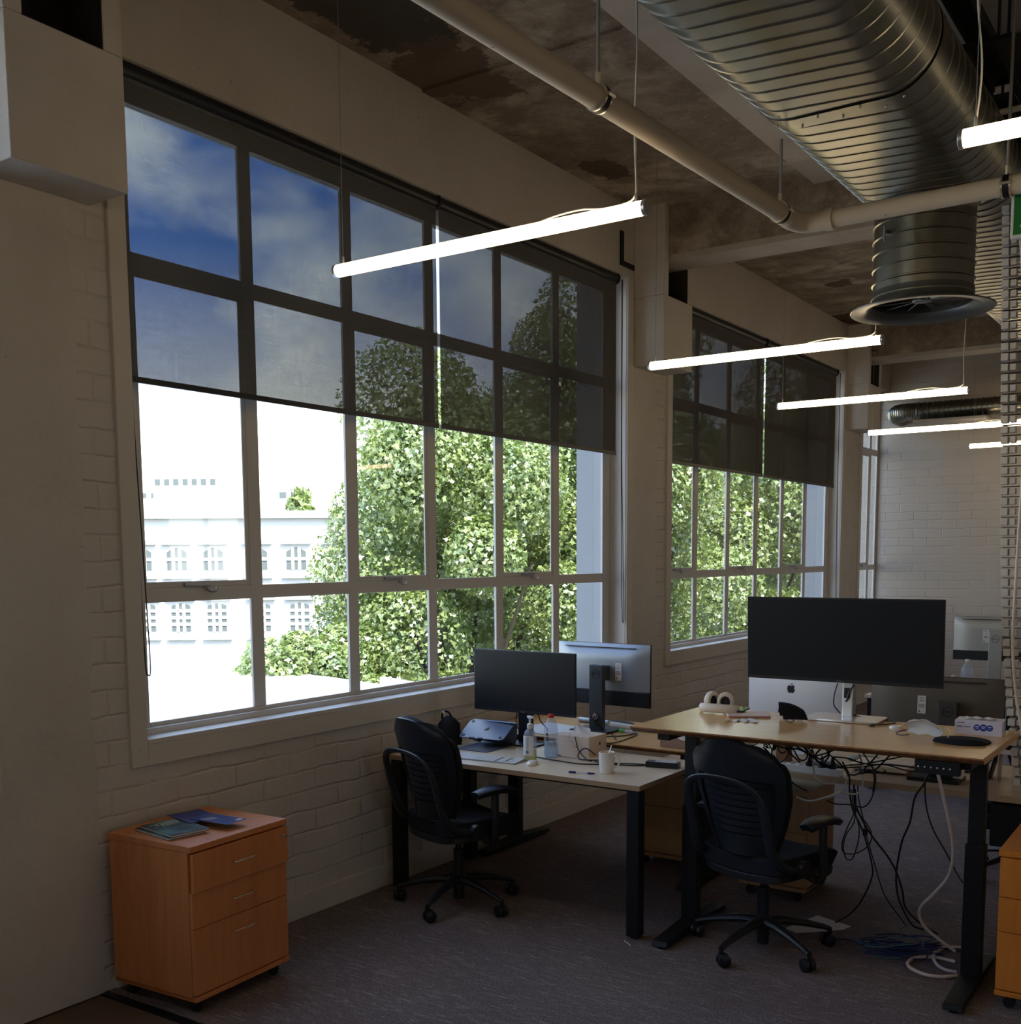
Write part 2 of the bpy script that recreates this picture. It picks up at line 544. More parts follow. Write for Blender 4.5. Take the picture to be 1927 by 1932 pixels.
# ------------------------------------------------------------------ mesh helpers
class MB:
    def __init__(s):
        s.v = []
        s.f = []
        s.m = []
        s.mi = 0

    def face(s, idx):
        s.f.append(tuple(idx))
        s.m.append(s.mi)

    def box(s, x0, y0, z0, x1, y1, z1):
        return s.obox(((x0 + x1) / 2, (y0 + y1) / 2, (z0 + z1) / 2), (abs(x1 - x0), abs(y1 - y0), abs(z1 - z0)))

    def obox(s, c, size, rz=0, rx=0, ry=0, R=None):
        b = len(s.v)
        c = Vector(c)
        if R is None:
            R = Matrix.Rotation(rz, 3, 'Z') @ Matrix.Rotation(ry, 3, 'Y') @ Matrix.Rotation(rx, 3, 'X')
        hx, hy, hz = (q / 2 for q in size)
        for z in (-hz, hz):
            for y in (-hy, hy):
                for x in (-hx, hx):
                    s.v.append(c + R @ Vector((x, y, z)))
        for q in ((0, 2, 3, 1), (4, 5, 7, 6), (0, 1, 5, 4), (2, 6, 7, 3), (0, 4, 6, 2), (1, 3, 7, 5)):
            s.face([b + i for i in q])
        return s

    def tube(s, pts, r, n=8, closed=False, caps=True, flat=1.0):
        pts = [Vector(p) for p in pts]
        m = len(pts)
        rs = r if isinstance(r, (list, tuple)) else [r] * m
        b = len(s.v)
        up = None
        for i, p in enumerate(pts):
            if closed:
                t = pts[(i + 1) % m] - pts[i - 1]
            else:
                t = pts[min(i + 1, m - 1)] - pts[max(i - 1, 0)]
            t = t.normalized() if t.length > 1e-9 else Vector((0, 0, 1))
            if up is None:
                up = Vector((0, 0, 1)) if abs(t.z) < 0.9 else Vector((1, 0, 0))
            side = t.cross(up)
            side = side.normalized() if side.length > 1e-6 else Vector((1, 0, 0))
            up = side.cross(t).normalized()
            for k in range(n):
                a = 2 * PI * k / n
                s.v.append(p + (side * math.cos(a) + up * math.sin(a) * flat) * rs[i])
        rng = m if closed else m - 1
        for i in range(rng):
            j = (i + 1) % m
            for k in range(n):
                k2 = (k + 1) % n
                s.face((b + i * n + k, b + i * n + k2, b + j * n + k2, b + j * n + k))
        if caps and not closed:
            s.face([b + k for k in range(n)][::-1])
            s.face([b + (m - 1) * n + k for k in range(n)])
        return s

    def cyl(s, p0, p1, r, r1=None, n=20):
        return s.tube([p0, p1], [r, r if r1 is None else r1], n)

    def lathe(s, prof, c=(0, 0, 0), n=28, cap=True, sx=1.0, sy=1.0):
        b = len(s.v)
        for (r, z) in prof:
            for k in range(n):
                a = 2 * PI * k / n
                s.v.append(Vector((c[0] + r * math.cos(a) * sx, c[1] + r * math.sin(a) * sy, c[2] + z)))
        for i in range(len(prof) - 1):
            for k in range(n):
                k2 = (k + 1) % n
                s.face((b + i * n + k, b + i * n + k2, b + (i + 1) * n + k2, b + (i + 1) * n + k))
        if cap:
            s.face([b + k for k in range(n)][::-1])
            s.face([b + (len(prof) - 1) * n + k for k in range(n)])
        return s

    def prism(s, poly, w0, w1, fn):
        """poly in (u,v); fn(u,v,w)->point"""
        b = len(s.v)
        n = len(poly)
        for w in (w0, w1):
            for (u, v) in poly:
                s.v.append(Vector(fn(u, v, w)))
        s.face([b + i for i in range(n)][::-1])
        s.face([b + n + i for i in range(n)])
        for i in range(n):
            j = (i + 1) % n
            s.face((b + i, b + j, b + n + j, b + n + i))
        return s

    def shell(s, fn, nu, nv, th):
        """closed thin sheet over u,v in 0..1; fn(u,v)->(point); th thickness along the normal"""
        P = [[Vector(fn(i / nu, j / nv)) for j in range(nv + 1)] for i in range(nu + 1)]
        Nn = [[None] * (nv + 1) for _ in range(nu + 1)]
        for i in range(nu + 1):
            for j in range(nv + 1):
                a = P[min(i + 1, nu)][j] - P[max(i - 1, 0)][j]
                c = P[i][min(j + 1, nv)] - P[i][max(j - 1, 0)]
                q = a.cross(c)
                Nn[i][j] = q.normalized() if q.length > 1e-9 else Vector((0, 1, 0))
        b = len(s.v)
        for sgn in (1, -1):
            for i in range(nu + 1):
                for j in range(nv + 1):
                    s.v.append(P[i][j] + Nn[i][j] * (sgn * th / 2))
        o = (nu + 1) * (nv + 1)
        id_ = lambda i, j, k: b + k * o + i * (nv + 1) + j
        for i in range(nu):
            for j in range(nv):
                s.face((id_(i, j, 0), id_(i + 1, j, 0), id_(i + 1, j + 1, 0), id_(i, j + 1, 0)))
                s.face((id_(i, j, 1), id_(i, j + 1, 1), id_(i + 1, j + 1, 1), id_(i + 1, j, 1)))
        for i in range(nu):
            s.face((id_(i, 0, 0), id_(i, 0, 1), id_(i + 1, 0, 1), id_(i + 1, 0, 0)))
            s.face((id_(i, nv, 0), id_(i + 1, nv, 0), id_(i + 1, nv, 1), id_(i, nv, 1)))
        for j in range(nv):
            s.face((id_(0, j, 0), id_(0, j + 1, 0), id_(0, j + 1, 1), id_(0, j, 1)))
            s.face((id_(nu, j, 0), id_(nu, j, 1), id_(nu, j + 1, 1), id_(nu, j + 1, 0)))
        return s

    def build(s, name, mats, parent=None, bevel=0, world=False, loc=None, subsurf=0, seg=2):
        me = bpy.data.meshes.new(name)
        vs = s.v
        if world and parent is not None:
            inv = parent.matrix_basis.inverted()
            vs = [inv @ Vector(v) for v in vs]
        elif loc is not None:
            L = Vector(loc)
            vs = [Vector(v) - L for v in vs]
        me.from_pydata([tuple(v) for v in vs], [], s.f)
        if not isinstance(mats, (list, tuple)):
            mats = [mats]
        for q in mats:
            me.materials.append(q)
        if len(mats) > 1:
            me.polygons.foreach_set('material_index', s.m)
        bm = bmesh.new()
        bm.from_mesh(me)
        bmesh.ops.recalc_face_normals(bm, faces=bm.faces)
        bm.to_mesh(me)
        bm.free()
        me.polygons.foreach_set('use_smooth', [True] * len(me.polygons))
        me.update()
        me.set_sharp_from_angle(angle=rad(38))
        o = bpy.data.objects.new(name, me)
        C.objects.link(o)
        if parent is not None:
            o.parent = parent
        elif loc is not None:
            o.location = loc
        if bevel:
            bv = o.modifiers.new('bevel', 'BEVEL')
            bv.width = bevel
            bv.segments = seg
            bv.limit_method = 'ANGLE'
            bv.angle_limit = rad(40)
            bv.harden_normals = True
        if subsurf:
            ss = o.modifiers.new('sub', 'SUBSURF')
            ss.levels = ss.render_levels = subsurf
        return o


def tag(o, label=None, cat=None, group=None, kind=None):
    if label:
        o['label'] = label
    if cat:
        o['category'] = cat
    if group:
        o['group'] = group
    if kind:
        o['kind'] = kind
    return o


def thing(name, label, cat, loc=(0, 0, 0), rz=0, group=None, kind=None):
    o = bpy.data.objects.new(name, None)
    C.objects.link(o)
    o.empty_display_size = 0.1
    o.location = loc
    o.rotation_euler = (0, 0, rz)
    o.matrix_basis = Matrix.Translation(Vector(loc)) @ Matrix.Rotation(rz, 4, 'Z')
    return tag(o, label, cat, group, kind)


def solo(name, mb, m, label, cat, group=None, bevel=0, subsurf=0):
    xs = [v[0] for v in mb.v]
    ys = [v[1] for v in mb.v]
    zs = [v[2] for v in mb.v]
    loc = ((min(xs) + max(xs)) / 2, (min(ys) + max(ys)) / 2, min(zs))
    return tag(mb.build(name, m, None, bevel, loc=loc, subsurf=subsurf), label, cat, group)


def struct(name, mb, m, bevel=0):
    return tag(mb.build(name, m, None, bevel), kind='structure')


def copy_tree(o, parent=None):
    c = o.copy()
    C.objects.link(c)
    c.parent = parent
    for ch in list(o.children):
        copy_tree(ch, c)
    return c


def relabel(o, loc=None, rz=None, label=None):
    if loc is not None:
        r = o.rotation_euler.z if rz is None else rz
        o.location = loc
        o.rotation_euler = (0, 0, r)
    if label:
        o['label'] = label
    return o


def spline(pts, k=6):
    """Catmull-Rom through points"""
    P = [Vector(p) for p in pts]
    if len(P) < 3:
        return P
    P = [P[0] * 2 - P[1]] + P + [P[-1] * 2 - P[-2]]
    o = []
    for i in range(1, len(P) - 2):
        a, b, c, d = P[i - 1:i + 3]
        for j in range(k):
            t = j / k
            o.append(0.5 * ((2 * b) + (c - a) * t + (2 * a - 5 * b + 4 * c - d) * t * t + (3 * b - a - 3 * c + d) * t ** 3))
    o.append(P[-2])
    return o


def text(name, body, size, parent, loc, rot, m, align='CENTER', label=None):
    cu = bpy.data.curves.new(name, 'FONT')
    cu.body = body
    cu.size = size
    cu.align_x = align
    cu.align_y = 'CENTER'
    cu.extrude = 0.0004
    cu.materials.append(m)
    cu.resolution_u = 4
    tmp = bpy.data.objects.new(name, cu)
    me = bpy.data.meshes.new_from_object(tmp)
    bpy.data.objects.remove(tmp)
    o = bpy.data.objects.new(name, me)
    C.objects.link(o)
    o.parent = parent
    o.location = loc
    o.rotation_euler = rot
    return tag(o, label)


def rrect(w, h, r, n=5, cx=0, cy_=0):
    p = []
    for (sx, sy, a0) in ((1, 1, 0), (-1, 1, 90), (-1, -1, 180), (1, -1, 270)):
        for k in range(n + 1):
            a = rad(a0 + 90 * k / n)
            p.append((cx + sx * (w / 2 - r) + r * math.cos(a), cy_ + sy * (h / 2 - r) + r * math.sin(a)))
    return p


# ================================================================== THE ROOM
PER = 5.11                       # bay of the window wall
YF = 14.28                       # far wall
XR, YB = 9.2, -3.2
CEIL = 4.39
WALL_OUT = -0.42
OY = [(2.946, 7.30), (2.946 + PER, 7.30 + PER), (2.946 + 2 * PER, YF)]
OZ = (1.046, 3.87)

mb = MB()
mb.box(WALL_OUT, YB, 0, 0, YF, OZ[0])
prev = YB
for a, b_ in [(OY[0][0] - PER, OY[0][1] - PER)] + OY:
    mb.box(WALL_OUT, prev, OZ[0], 0, a, OZ[1])
    prev = b_
struct('wall_left', mb, M['brick'])
mb = MB()
mb.box(WALL_OUT, YB, OZ[1], 0, YF, 4.75)
struct('wall_left_lintel', mb, M['plaster'])
mb = MB()
mb.box(WALL_OUT, YF, -0.3, XR + 0.3, YF + 0.3, 4.75)
struct('wall_back', mb, M['brick_x'])
# unseen windows added in the right wall to bring in daylight
RY = [(-1.2, 0.4), (10.6, 12.2)]
mb = MB()
mb.box(XR, YB, -0.3, XR + 0.3, YF, 1.0)
mb.box(XR, YB, 2.55, XR + 0.3, YF, 4.75)
prev = YB
for a, b_ in RY:
    mb.box(XR, prev, 1.0, XR + 0.3, a, 2.55)
    prev = b_
mb.box(XR, prev, 1.0, XR + 0.3, YF, 2.55)
struct('wall_right', mb, M['plaster'])
for k, (a, b_) in enumerate(RY):
    mb = MB()
    mb.box(XR + 0.30, a - 0.3, 2.62, XR + 1.75, b_ + 0.3, 2.70)  # unseen canopy, added to keep direct sun out of the window
    struct('trim_%d' % (30 + k), mb, M['frame'])  # the added unseen canopy
    mb = MB()
    nn_ = int((b_ - a) / 0.7)
    for i in range(nn_ + 1):
        y = a + (b_ - a) * i / nn_
        mb.box(XR + 0.1, max(a, y - 0.03), 1.0, XR + 0.15, min(b_, y + 0.03), 2.55)
    mb.box(XR + 0.1, a, 1.0, XR + 0.15, b_, 1.06)
    mb.box(XR + 0.1, a, 2.49, XR + 0.15, b_, 2.55)
    struct('window_%d' % (5 + k), mb, M['frame'])
mb = MB()
mb.box(WALL_OUT, YB - 0.3, -0.3, XR + 0.3, YB, 4.75)
struct('wall_front', mb, M['plaster'])
mb = MB()
mb.box(WALL_OUT, YB, CEIL, XR, YF, CEIL + 0.35)
struct('ceiling', mb, M['concrete'])
mb = MB()
mb.box(WALL_OUT, YB, -0.3, XR, YF, -0.008)
struct('floor', mb, M['slab'])
mb = MB()
mb.prism([(0.0, 2.70), (0.62, 2.705), (XR, 2.85), (XR, YF), (0.0, YF)], -0.008, 0.0, lambda u, v, w: (u, v, w))
struct('floor_carpet', mb, M['carpet'])
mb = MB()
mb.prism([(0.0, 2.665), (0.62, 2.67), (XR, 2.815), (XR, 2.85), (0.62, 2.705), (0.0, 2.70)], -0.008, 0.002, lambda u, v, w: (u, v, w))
struct('trim_20', mb, M['black_plastic'])  # black strip laid along the carpet edge as the shade by the cabinet
mb = MB()
mb.box(0, 2.74, 0, 0.018, YF, 0.125)
struct('baseboard_left', mb, M['trim'], 0.004)

# smooth rendered piers between the windows
for k in range(-1, 3):
    y0 = 7.42 + k * PER
    if k == -1:
        continue
    pass
n_tr = 1
for k in range(-1, 2):
    y0 = 7.44 + k * PER
    mb = MB()
    nz_ = 26
    # a slightly uneven plaster strip, rough at its foot
    for i in range(nz_):
        z0, z1 = 3.24 * i / nz_, 3.24 * (i + 1) / nz_
        mb.box(0, y0 - 0.13 + 0.006 * math.sin(i * 2.1), z0, 0.006, y0 + 0.36 + 0.008 * math.sin(i * 1.3 + k), z1)
    struct('trim_%d' % n_tr, mb, M['plaster'])
    n_tr += 1
# boxed column heads with the notch that takes the beam
for k in range(-1, 2):
    o = k * PER
    y0, y1 = 7.415 + o, 7.90 + o
    mb = MB()
    mb.box(0, y0, 3.235, 0.25, y1, 3.735)
    mb.box(0, y0, 3.735, 0.25, 7.487 + o, CEIL)
    mb.box(0, 7.815 + o, 3.735, 0.25, y1, CEIL)
    struct('trim_%d' % n_tr, mb, M['plaster'], 0.006)
    n_tr += 1
for a, b_ in OY[:2]:
    mb = MB()
    mb.box(WALL_OUT - 0.004, b_ - 0.006, OZ[0], -0.137, b_, OZ[1])  # outer reveal, darker grey than the inner one
    mb.mi = 1
    mb.box(-0.12, b_ - 0.004, OZ[0], 0.0, b_, OZ[1])
    mb.mi = 0
    struct('trim_%d' % n_tr, mb, [mat('grey outside paint', (0.30, 0.31, 0.32), 0.7), M['frame']])
    n_tr += 1
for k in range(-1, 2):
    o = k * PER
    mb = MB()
    mb.box(0, 7.487 + o, 3.735, 0.012, 7.815 + o, 3.995)  # dark panels on the back, sides and floor of the notch
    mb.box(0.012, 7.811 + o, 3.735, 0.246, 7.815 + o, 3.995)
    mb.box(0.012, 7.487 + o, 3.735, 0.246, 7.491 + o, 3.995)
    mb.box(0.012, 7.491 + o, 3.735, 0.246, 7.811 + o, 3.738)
    struct('trim_%d' % n_tr, mb, plaster_mat('dark recess lining', (0.035, 0.030, 0.028, 1), (0.02, 0.018, 0.016, 1), 0.5, 0.3))
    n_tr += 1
# a steel strap left on the column, dark
mb = MB()
mb.box(0.0, 7.19, 3.96, 0.012, 7.235, 4.17)
mb.box(0.0, 7.19, 3.93, 0.012, 7.40, 3.965)
struct('trim_%d' % n_tr, mb, M['black_steel'])
n_tr += 1
BARE_LIT = plaster_mat('bare and lit concrete strip', (0.46, 0.42, 0.36, 1), (0.24, 0.19, 0.15, 1), 0.7, 0.6)
# concrete beams
for k in range(-1, 2):
    o = k * PER
    mb = MB()
    nb = 40
    for i in range(nb):
        xa, xb = 0.0 + (XR) * i / nb, 0.0 + (XR) * (i + 1) / nb
        mb.box(xa, 7.50 + o, 3.995 + 0.004 * math.sin(i * 1.7), xb, 7.80 + o, CEIL)
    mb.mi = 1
    mb.box(0.0, 7.497 + o, 3.985, XR, 7.803 + o, 4.028)  # paler underside band, lamp light put into the beam's colour
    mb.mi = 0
    struct('ceiling_beam', mb, [M['concrete'], BARE_LIT])
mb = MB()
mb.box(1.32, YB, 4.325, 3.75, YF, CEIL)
struct('ceiling_slab_strip', mb, BARE_LIT)
mb = MB()
mb.box(0.0, 4.93, 4.375, 1.32, 7.5, CEIL)
struct('ceiling_slab_step', mb, M['concrete'])

# ------------------------------------------------------------------ windows
Y0W = 3.026
SP = 0.6965
MW = 0.039
FX0, FX1 = -0.137, -0.12


def make_window(num, ya, yb, off, panes, full=True):
    w = tag(thing('window_%d' % num, None, None, (-0.15, (ya + yb) / 2, OZ[0])), kind='structure')
    P = lambda nm, mb, m, bv=0: mb.build(nm, m, w, bv, world=True)
    mb = MB()
    mb.box(FX0, ya, OZ[0], FX1, Y0W + off + MW, OZ[1])
    yend = Y0W + off + 6 * SP
    if panes == 6:
        mb.box(FX0, yend - MW, OZ[0], FX1, yb, OZ[1])
        # stepped outer jamb
        mb.box(FX1, yb - 0.02, OZ[0], FX1 + 0.02, yb, OZ[1])
        yr = yend - MW
    else:
        mb.box(FX0, yb - 0.05, OZ[0], FX1, yb, OZ[1])
        yr = yb - 0.05
    yl = Y0W + off + MW
    mb.box(FX0, yl, OZ[0], FX1, yr, 1.0974)
    mb.box(FX0 - 0.001, yl, 3.7503, FX1 - 0.001, yr, OZ[1])
    P('window_frame', mb, M['frame'], 0.003)
    mb = MB()
    for i in range(1, 6):
        y = Y0W + off + i * SP
        if y < yr - 0.05:
            mb.box(FX0, y - MW, 1.0974, FX1, y + MW, 3.7503)
    P('mullion', mb, M['frame'], 0.003)
    mb = MB()
    mb.box(FX0 + 0.002, yl, 1.6334, FX1 - 0.002, yr, 1.6998)
    mb.box(FX0 + 0.002, yl, 3.0651, FX1 - 0.002, yr, 3.1402)
    P('transom', mb, M['frame'], 0.003)
    g = MB()
    g.box(-0.1345, yl, 1.09, -0.1325, yr, 3.76)
    P('pane', g, M['glass'])
    # opening sashes in every other light, with their stays
    for i in (0, 2, 4):
        a = Y0W + off + i * SP + MW
        b2 = a + SP - 2 * MW
        if b2 > yr + 0.02:
            continue
        s = MB()
        z0, z1 = 1.6998, 3.0651
        s.box(-0.132, a, z0, -0.1235, a + 0.016, z1)
        s.box(-0.132, b2 - 0.024, z0, -0.1235, b2, z1)
        s.box(-0.132, a + 0.016, z0, -0.1235, b2 - 0.024, z0 + 0.026)
        s.box(-0.132, a + 0.016, z1 - 0.026, -0.1235, b2 - 0.024, z1)
        so = P('sash', s, M['frame'], 0.002)
        h = MB()
        ym = (a + b2) / 2 - 0.02
        h.obox((-0.115, ym, z0 + 0.012), (0.012, 0.15, 0.014))
        h.cyl((-0.112, ym + 0.05, z0 - 0.01), (-0.095, ym + 0.05, z0 - 0.01), 0.009, n=10)
        h.tube(spline([(-0.10, ym + 0.03, z0 - 0.005), (-0.095, ym + 0.06, z0 - 0.024), (-0.095, ym + 0.09, z0 - 0.022), (-0.10, ym + 0.10, z0 - 0.006)]), 0.0045, 6)
        ho = h.build('window_latch', M['steel_rod'], so, 0)
        inv = w.matrix_basis.inverted()
        for v in ho.data.vertices:
            v.co = inv @ v.co
        tag(ho, 'grey metal stay')
    # sill and casing
    s = MB()
    s.box(FX1, ya, OZ[0] - 0.02, 0.018, yb, OZ[0] + 0.004)
    s.box(FX1, ya, OZ[0], FX1 + 0.03, yb, OZ[0] + 0.032)
    P('window_sill', s, M['frame'], 0.004)
    c = MB()
    c.box(-0.01, ya - 0.085, 0.935, 0.016, ya, OZ[1])
    c.box(-0.01, ya, 0.935, 0.016, yb, OZ[0] - 0.004)
    if panes == 6:
        c.box(-0.01, yb, 0.935, 0.016, yb + 0.085, OZ[1])
    P('window_casing', c, M['trim'], 0.003)
    return w


make_window(1, OY[0][0], OY[0][1], 0, 6)
make_window(2, OY[1][0], OY[1][1], PER - 0.022, 6)
make_window(4, OY[0][0] - PER, OY[0][1] - PER, -PER, 6)  # unseen window behind the viewpoint, added for its daylight
make_window(3, OY[2][0], OY[2][1], 2 * PER, 2)


# ------------------------------------------------------------------ blinds
def make_blind(label, y0, y1, zb=2.585, ztop=3.84, chain=None, end=None, tube_r=0.034):
    t = thing('roller_blind', label, 'blind', (-0.03, (y0 + y1) / 2, zb), group='dark roller blinds')
    f = MB()
    f.box(-0.031, y0, zb, -0.029, y1, ztop)
    f.build('fabric', M['blind'], t, world=True)
    f = MB()
    f.cyl((-0.008 - tube_r, y0 - 0.003, ztop), (-0.008 - tube_r, y1 + 0.003, ztop), tube_r, n=24)
    f.build('roller_tube', M['black_plastic'], t, world=True)
    f = MB()
    f.box(-0.038, y0, zb - 0.012, -0.022, y1, zb + 0.014)
    f.build('bottom_bar', M['black_plastic'], t, 0.003, world=True)
    for yy in (y0 - 0.008, y1 + 0.008):
        f = MB()
        f.lathe([(0.001, -0.004), (0.044, -0.004), (0.046, 0), (0.044, 0.004), (0.001, 0.004)], (0, 0, 0), 20)
        R = Matrix.Rotation(PI / 2, 3, 'X')
        f.v = [R @ v + Vector((-0.045, yy, ztop)) for v in f.v]
        f.build('end_bracket', M['black_plastic'], t, world=True)
    if chain:
        cy0, dz, sgn = chain
        pts = [(-0.012, cy0, ztop), (-0.012, cy0 + 0.001, 2.6), (-0.008, cy0 + 0.008 * sgn, 1.8), (-0.004, cy0 + 0.012 * sgn, dz + 0.06), (-0.002, cy0 + 0.022 * sgn, dz),
               (-0.002, cy0 + 0.036 * sgn, dz + 0.06), (-0.006, cy0 + 0.024 * sgn, 1.9), (-0.012, cy0 + 0.009 * sgn, 2.6), (-0.012, cy0 + 0.007 * sgn, ztop)]
        f = MB()
        f.tube(spline(pts, 8), 0.0028, 6)
        tag(f.build('pull_chain', M['black_plastic'], t, world=True), 'thin looped pull chain')
    return t


make_blind('dark screen roller blind half down over the left half of the nearest window', 2.96, 5.072, chain=(2.952, 1.33, 1))
make_blind('dark screen roller blind over the right half of the nearest window', 5.098, 7.195, chain=(7.25, 1.33, 1))
make_blind('dark screen roller blind over the left half of the farther window', 8.075, 10.105, chain=(8.10, 1.33, -1))
make_blind('dark screen roller blind over the right half of the farther window', 10.145, 12.245, chain=(12.33, 1.3, 1))

# ================================================================== OUTDOORS
mb = MB()
mb.box(-140, -120, -6.2, 140, 160, -6.0)
struct('ground_outdoors', mb, M['ground'])
# flat white roof just below the windows
t = thing('flat_roof', 'flat white roof below the nearest window, its edge running off to the trees', 'roof', (-6, 3, -0.3))
mb = MB()
mb.prism([(-0.46, -8), (-0.46, 9.6), (-6.45, 11.82), (-9.9, 12.72), (-24, 16.5), (-24, -8)], -0.25, 0.0, lambda u, v, w: (u, v, w))
mb.build('roof_deck', M['roof_white'], t, world=True)
mb = MB()
mb.obox((-3.45, 10.82, 0.03), (6.4, 0.10, 0.14), rz=math.atan2(9.75 - 11.9, 6.0))
mb.build('roof_edge', M['roof_white'], t, 0.01, world=True)
mb = MB()
mb.box(-0.6, -8, -5.99, -0.48, 9.5, -0.25)
mb.build('roof_wall', M['facade'], t, world=True)
# building across the way
FWD = Vector((-math.sin(YAW), math.cos(YAW), 0))
RGT = Vector((math.cos(YAW), math.sin(YAW), 0))
DB = 62.0
base = Vector((CAM.x, CAM.y, 0)) + FWD * DB
t = thing('building', 'white rendered building with arched windows across the street', 'building', tuple(base + Vector((0, 0, -6))))


def bpt(u, z, w=0.0):
    return base + RGT * u - FWD * w + Vector((0, 0, z))


def bz(py):
    return CAM.z + (1047 - py) / F_PX * DB


def bu(px):
    return (px - 963.5) / F_PX * DB


Rb = Matrix((RGT, FWD, Vector((0, 0, 1)))).transposed()
mb = MB()
mb.obox(bpt((bu(100) + bu(760)) / 2, (bz(962) - 6) / 2, -6), (bu(760) - bu(100), 12, bz(962) + 6), R=Rb)
mb.build('wall', M['facade'], t, world=True)
mb = MB()
mb.obox(bpt((bu(100) + bu(760)) / 2, bz(967), 0.1), (bu(760) - bu(100) + 0.5, 0.5, 0.42), R=Rb)
mb.build('cornice', M['facade_grey'], t, world=True)


def fac_window(cx, ztop, zbot, w, rows, arch):
    def f3(u, z, d):
        return bpt(cx + u, z, d)
    h = ztop - zbot
    poly = [(-w / 2, 0), (w / 2, 0), (w / 2, h - arch)]
    for k in range(1, 8):
        a = k / 8
        poly.append((w / 2 - w * a, h - arch + arch * math.sin(PI * a)))
    poly.append((-w / 2, h - arch))
    q = MB()
    q.prism(poly, 0.01, 0.04, lambda u, v, d: f3(u, zbot + v, d))
    o = q.build('window', M['window_dark'], t, world=True)
    q = MB()
    for k in (1, 2):
        q.obox(f3(-w / 2 + w * k / 3, zbot + h / 2 - 0.02, 0.07), (0.17, 0.06, h), R=Rb)
    for k in range(1, rows):
        q.obox(f3(0, zbot + (h - arch * 0.2) * k / rows, 0.07), (w, 0.06, 0.17), R=Rb)
    g = q.build('glazing_bar', M['facade'], o)
    inv = t.matrix_basis.inverted()
    for v in g.data.vertices:
        v.co = inv @ v.co
    q = MB()
    q.obox(f3(0, zbot + h + 0.30, 0.10), (w + 0.55, 0.25, 0.24), R=Rb)
    q.build('window_head', M['facade_grey'], t, world=True)
    q = MB()
    q.obox(f3(0, zbot - 0.42, 0.10), (w + 0.55, 0.25, 0.16), R=Rb)
    q.build('window_ledge', M['facade_grey'], t, world=True)


for px in (211, 273, 339, 407, 490, 563, 640):
    fac_window(bu(px), bz(1028), bz(1069), 1.12, 2, 0.24)
    fac_window(bu(px + 4), bz(1132), bz(1184), 1.08, 4, 0.12)
# low far skyline: two pale blocks
for (p0, p1, top, lab, n_) in ((300, 420, 893, 'long pale block with a strip of windows on the skyline', 7), (272, 330, 920, 'small pale house on the skyline at the left', 3), (530, 575, 918, 'small pale house on the skyline beside a tree', 2)):
    D2 = 150 if p0 == 272 else 120
    b2 = Vector((CAM.x, CAM.y, 0)) + FWD * D2
    u0, u1 = (p0 - 963.5) / F_PX * D2, (p1 - 963.5) / F_PX * D2
    zt = CAM.z + (1047 - top) / F_PX * D2
    t2 = thing('building', lab, 'building', tuple(b2 + RGT * ((u0 + u1) / 2) + Vector((0, 0, -6))))
    q = MB()
    q.obox(b2 + RGT * ((u0 + u1) / 2) + FWD * 4 + Vector((0, 0, (zt - 6) / 2)), (u1 - u0, 8, zt + 6), R=Rb)
    q.build('wall', M['facade'], t2, world=True)
    for k in range(n_):
        q = MB()
        uu = u0 + (u1 - u0) * (k + 0.5) / n_
        q.obox(b2 + RGT * uu - FWD * 0.05 + Vector((0, 0, zt - 0.75)), ((u1 - u0) / n_ * 0.55, 0.1, 0.62), R=Rb)
        q.build('window', M['window_dark'], t2, world=True)


# trees
def foliage(seed, n, rx, ry, rz_, leaf, lumps=46):
    rng = np.random.default_rng(seed)
    # clumps of leaves on a lumpy crown
    th = rng.uniform(0, 2 * np.pi, lumps)
    ph = np.arccos(rng.uniform(-0.9, 1, lumps))
    rr = rng.uniform(0.45, 1.0, lumps) ** 0.6
    cx = np.stack([np.sin(ph) * np.cos(th) * rx * rr, np.sin(ph) * np.sin(th) * ry * rr, np.cos(ph) * rz_ * rr], 1)
    cx *= 0.78
    cs = rng.uniform(0.16, 0.30, lumps) * (rx + ry + rz_) / 3
    k = rng.integers(0, lumps, n)
    d = rng.normal(size=(n, 3))
    d /= np.linalg.norm(d, axis=1)[:, None]
    p = cx[k] + d * (cs[k] * rng.uniform(0.55, 1.08, n) ** 0.5)[:, None]
    # leaf frame, roughly facing outwards and drooping
    nrm = d + rng.normal(size=(n, 3)) * 0.65 + np.array([0, 0, 0.35])
    nrm /= np.linalg.norm(nrm, axis=1)[:, None]
    a = np.cross(nrm, rng.normal(size=(n, 3)))
    a /= np.linalg.norm(a, axis=1)[:, None]
    b = np.cross(nrm, a)
    s = leaf * rng.uniform(0.6, 1.3, n)[:, None]
    shape = [(0, -0.5), (0.52, -0.1), (0.2, 0.12), (0, 0.65), (-0.2, 0.12), (-0.52, -0.1)]
    m = len(shape)
    V = np.empty((n, m, 3))
    for i, (u, v) in enumerate(shape):
        V[:, i] = p + a * (u * s) + b * (v * s) + nrm * (-abs(u) * 0.35 * s)
    me = bpy.data.meshes.new('crown')
    me.vertices.add(n * m)
    me.vertices.foreach_set('co', V.reshape(-1))
    me.loops.add(n * m)
    me.loops.foreach_set('vertex_index', np.arange(n * m, dtype=np.int32))
    me.polygons.add(n)
    me.polygons.foreach_set('loop_start', np.arange(0, n * m, m, dtype=np.int32))
    me.polygons.foreach_set('loop_total', np.full(n, m, dtype=np.int32))
    me.materials.append(M['leaf'])
    me.update()
    me.validate()
    return me


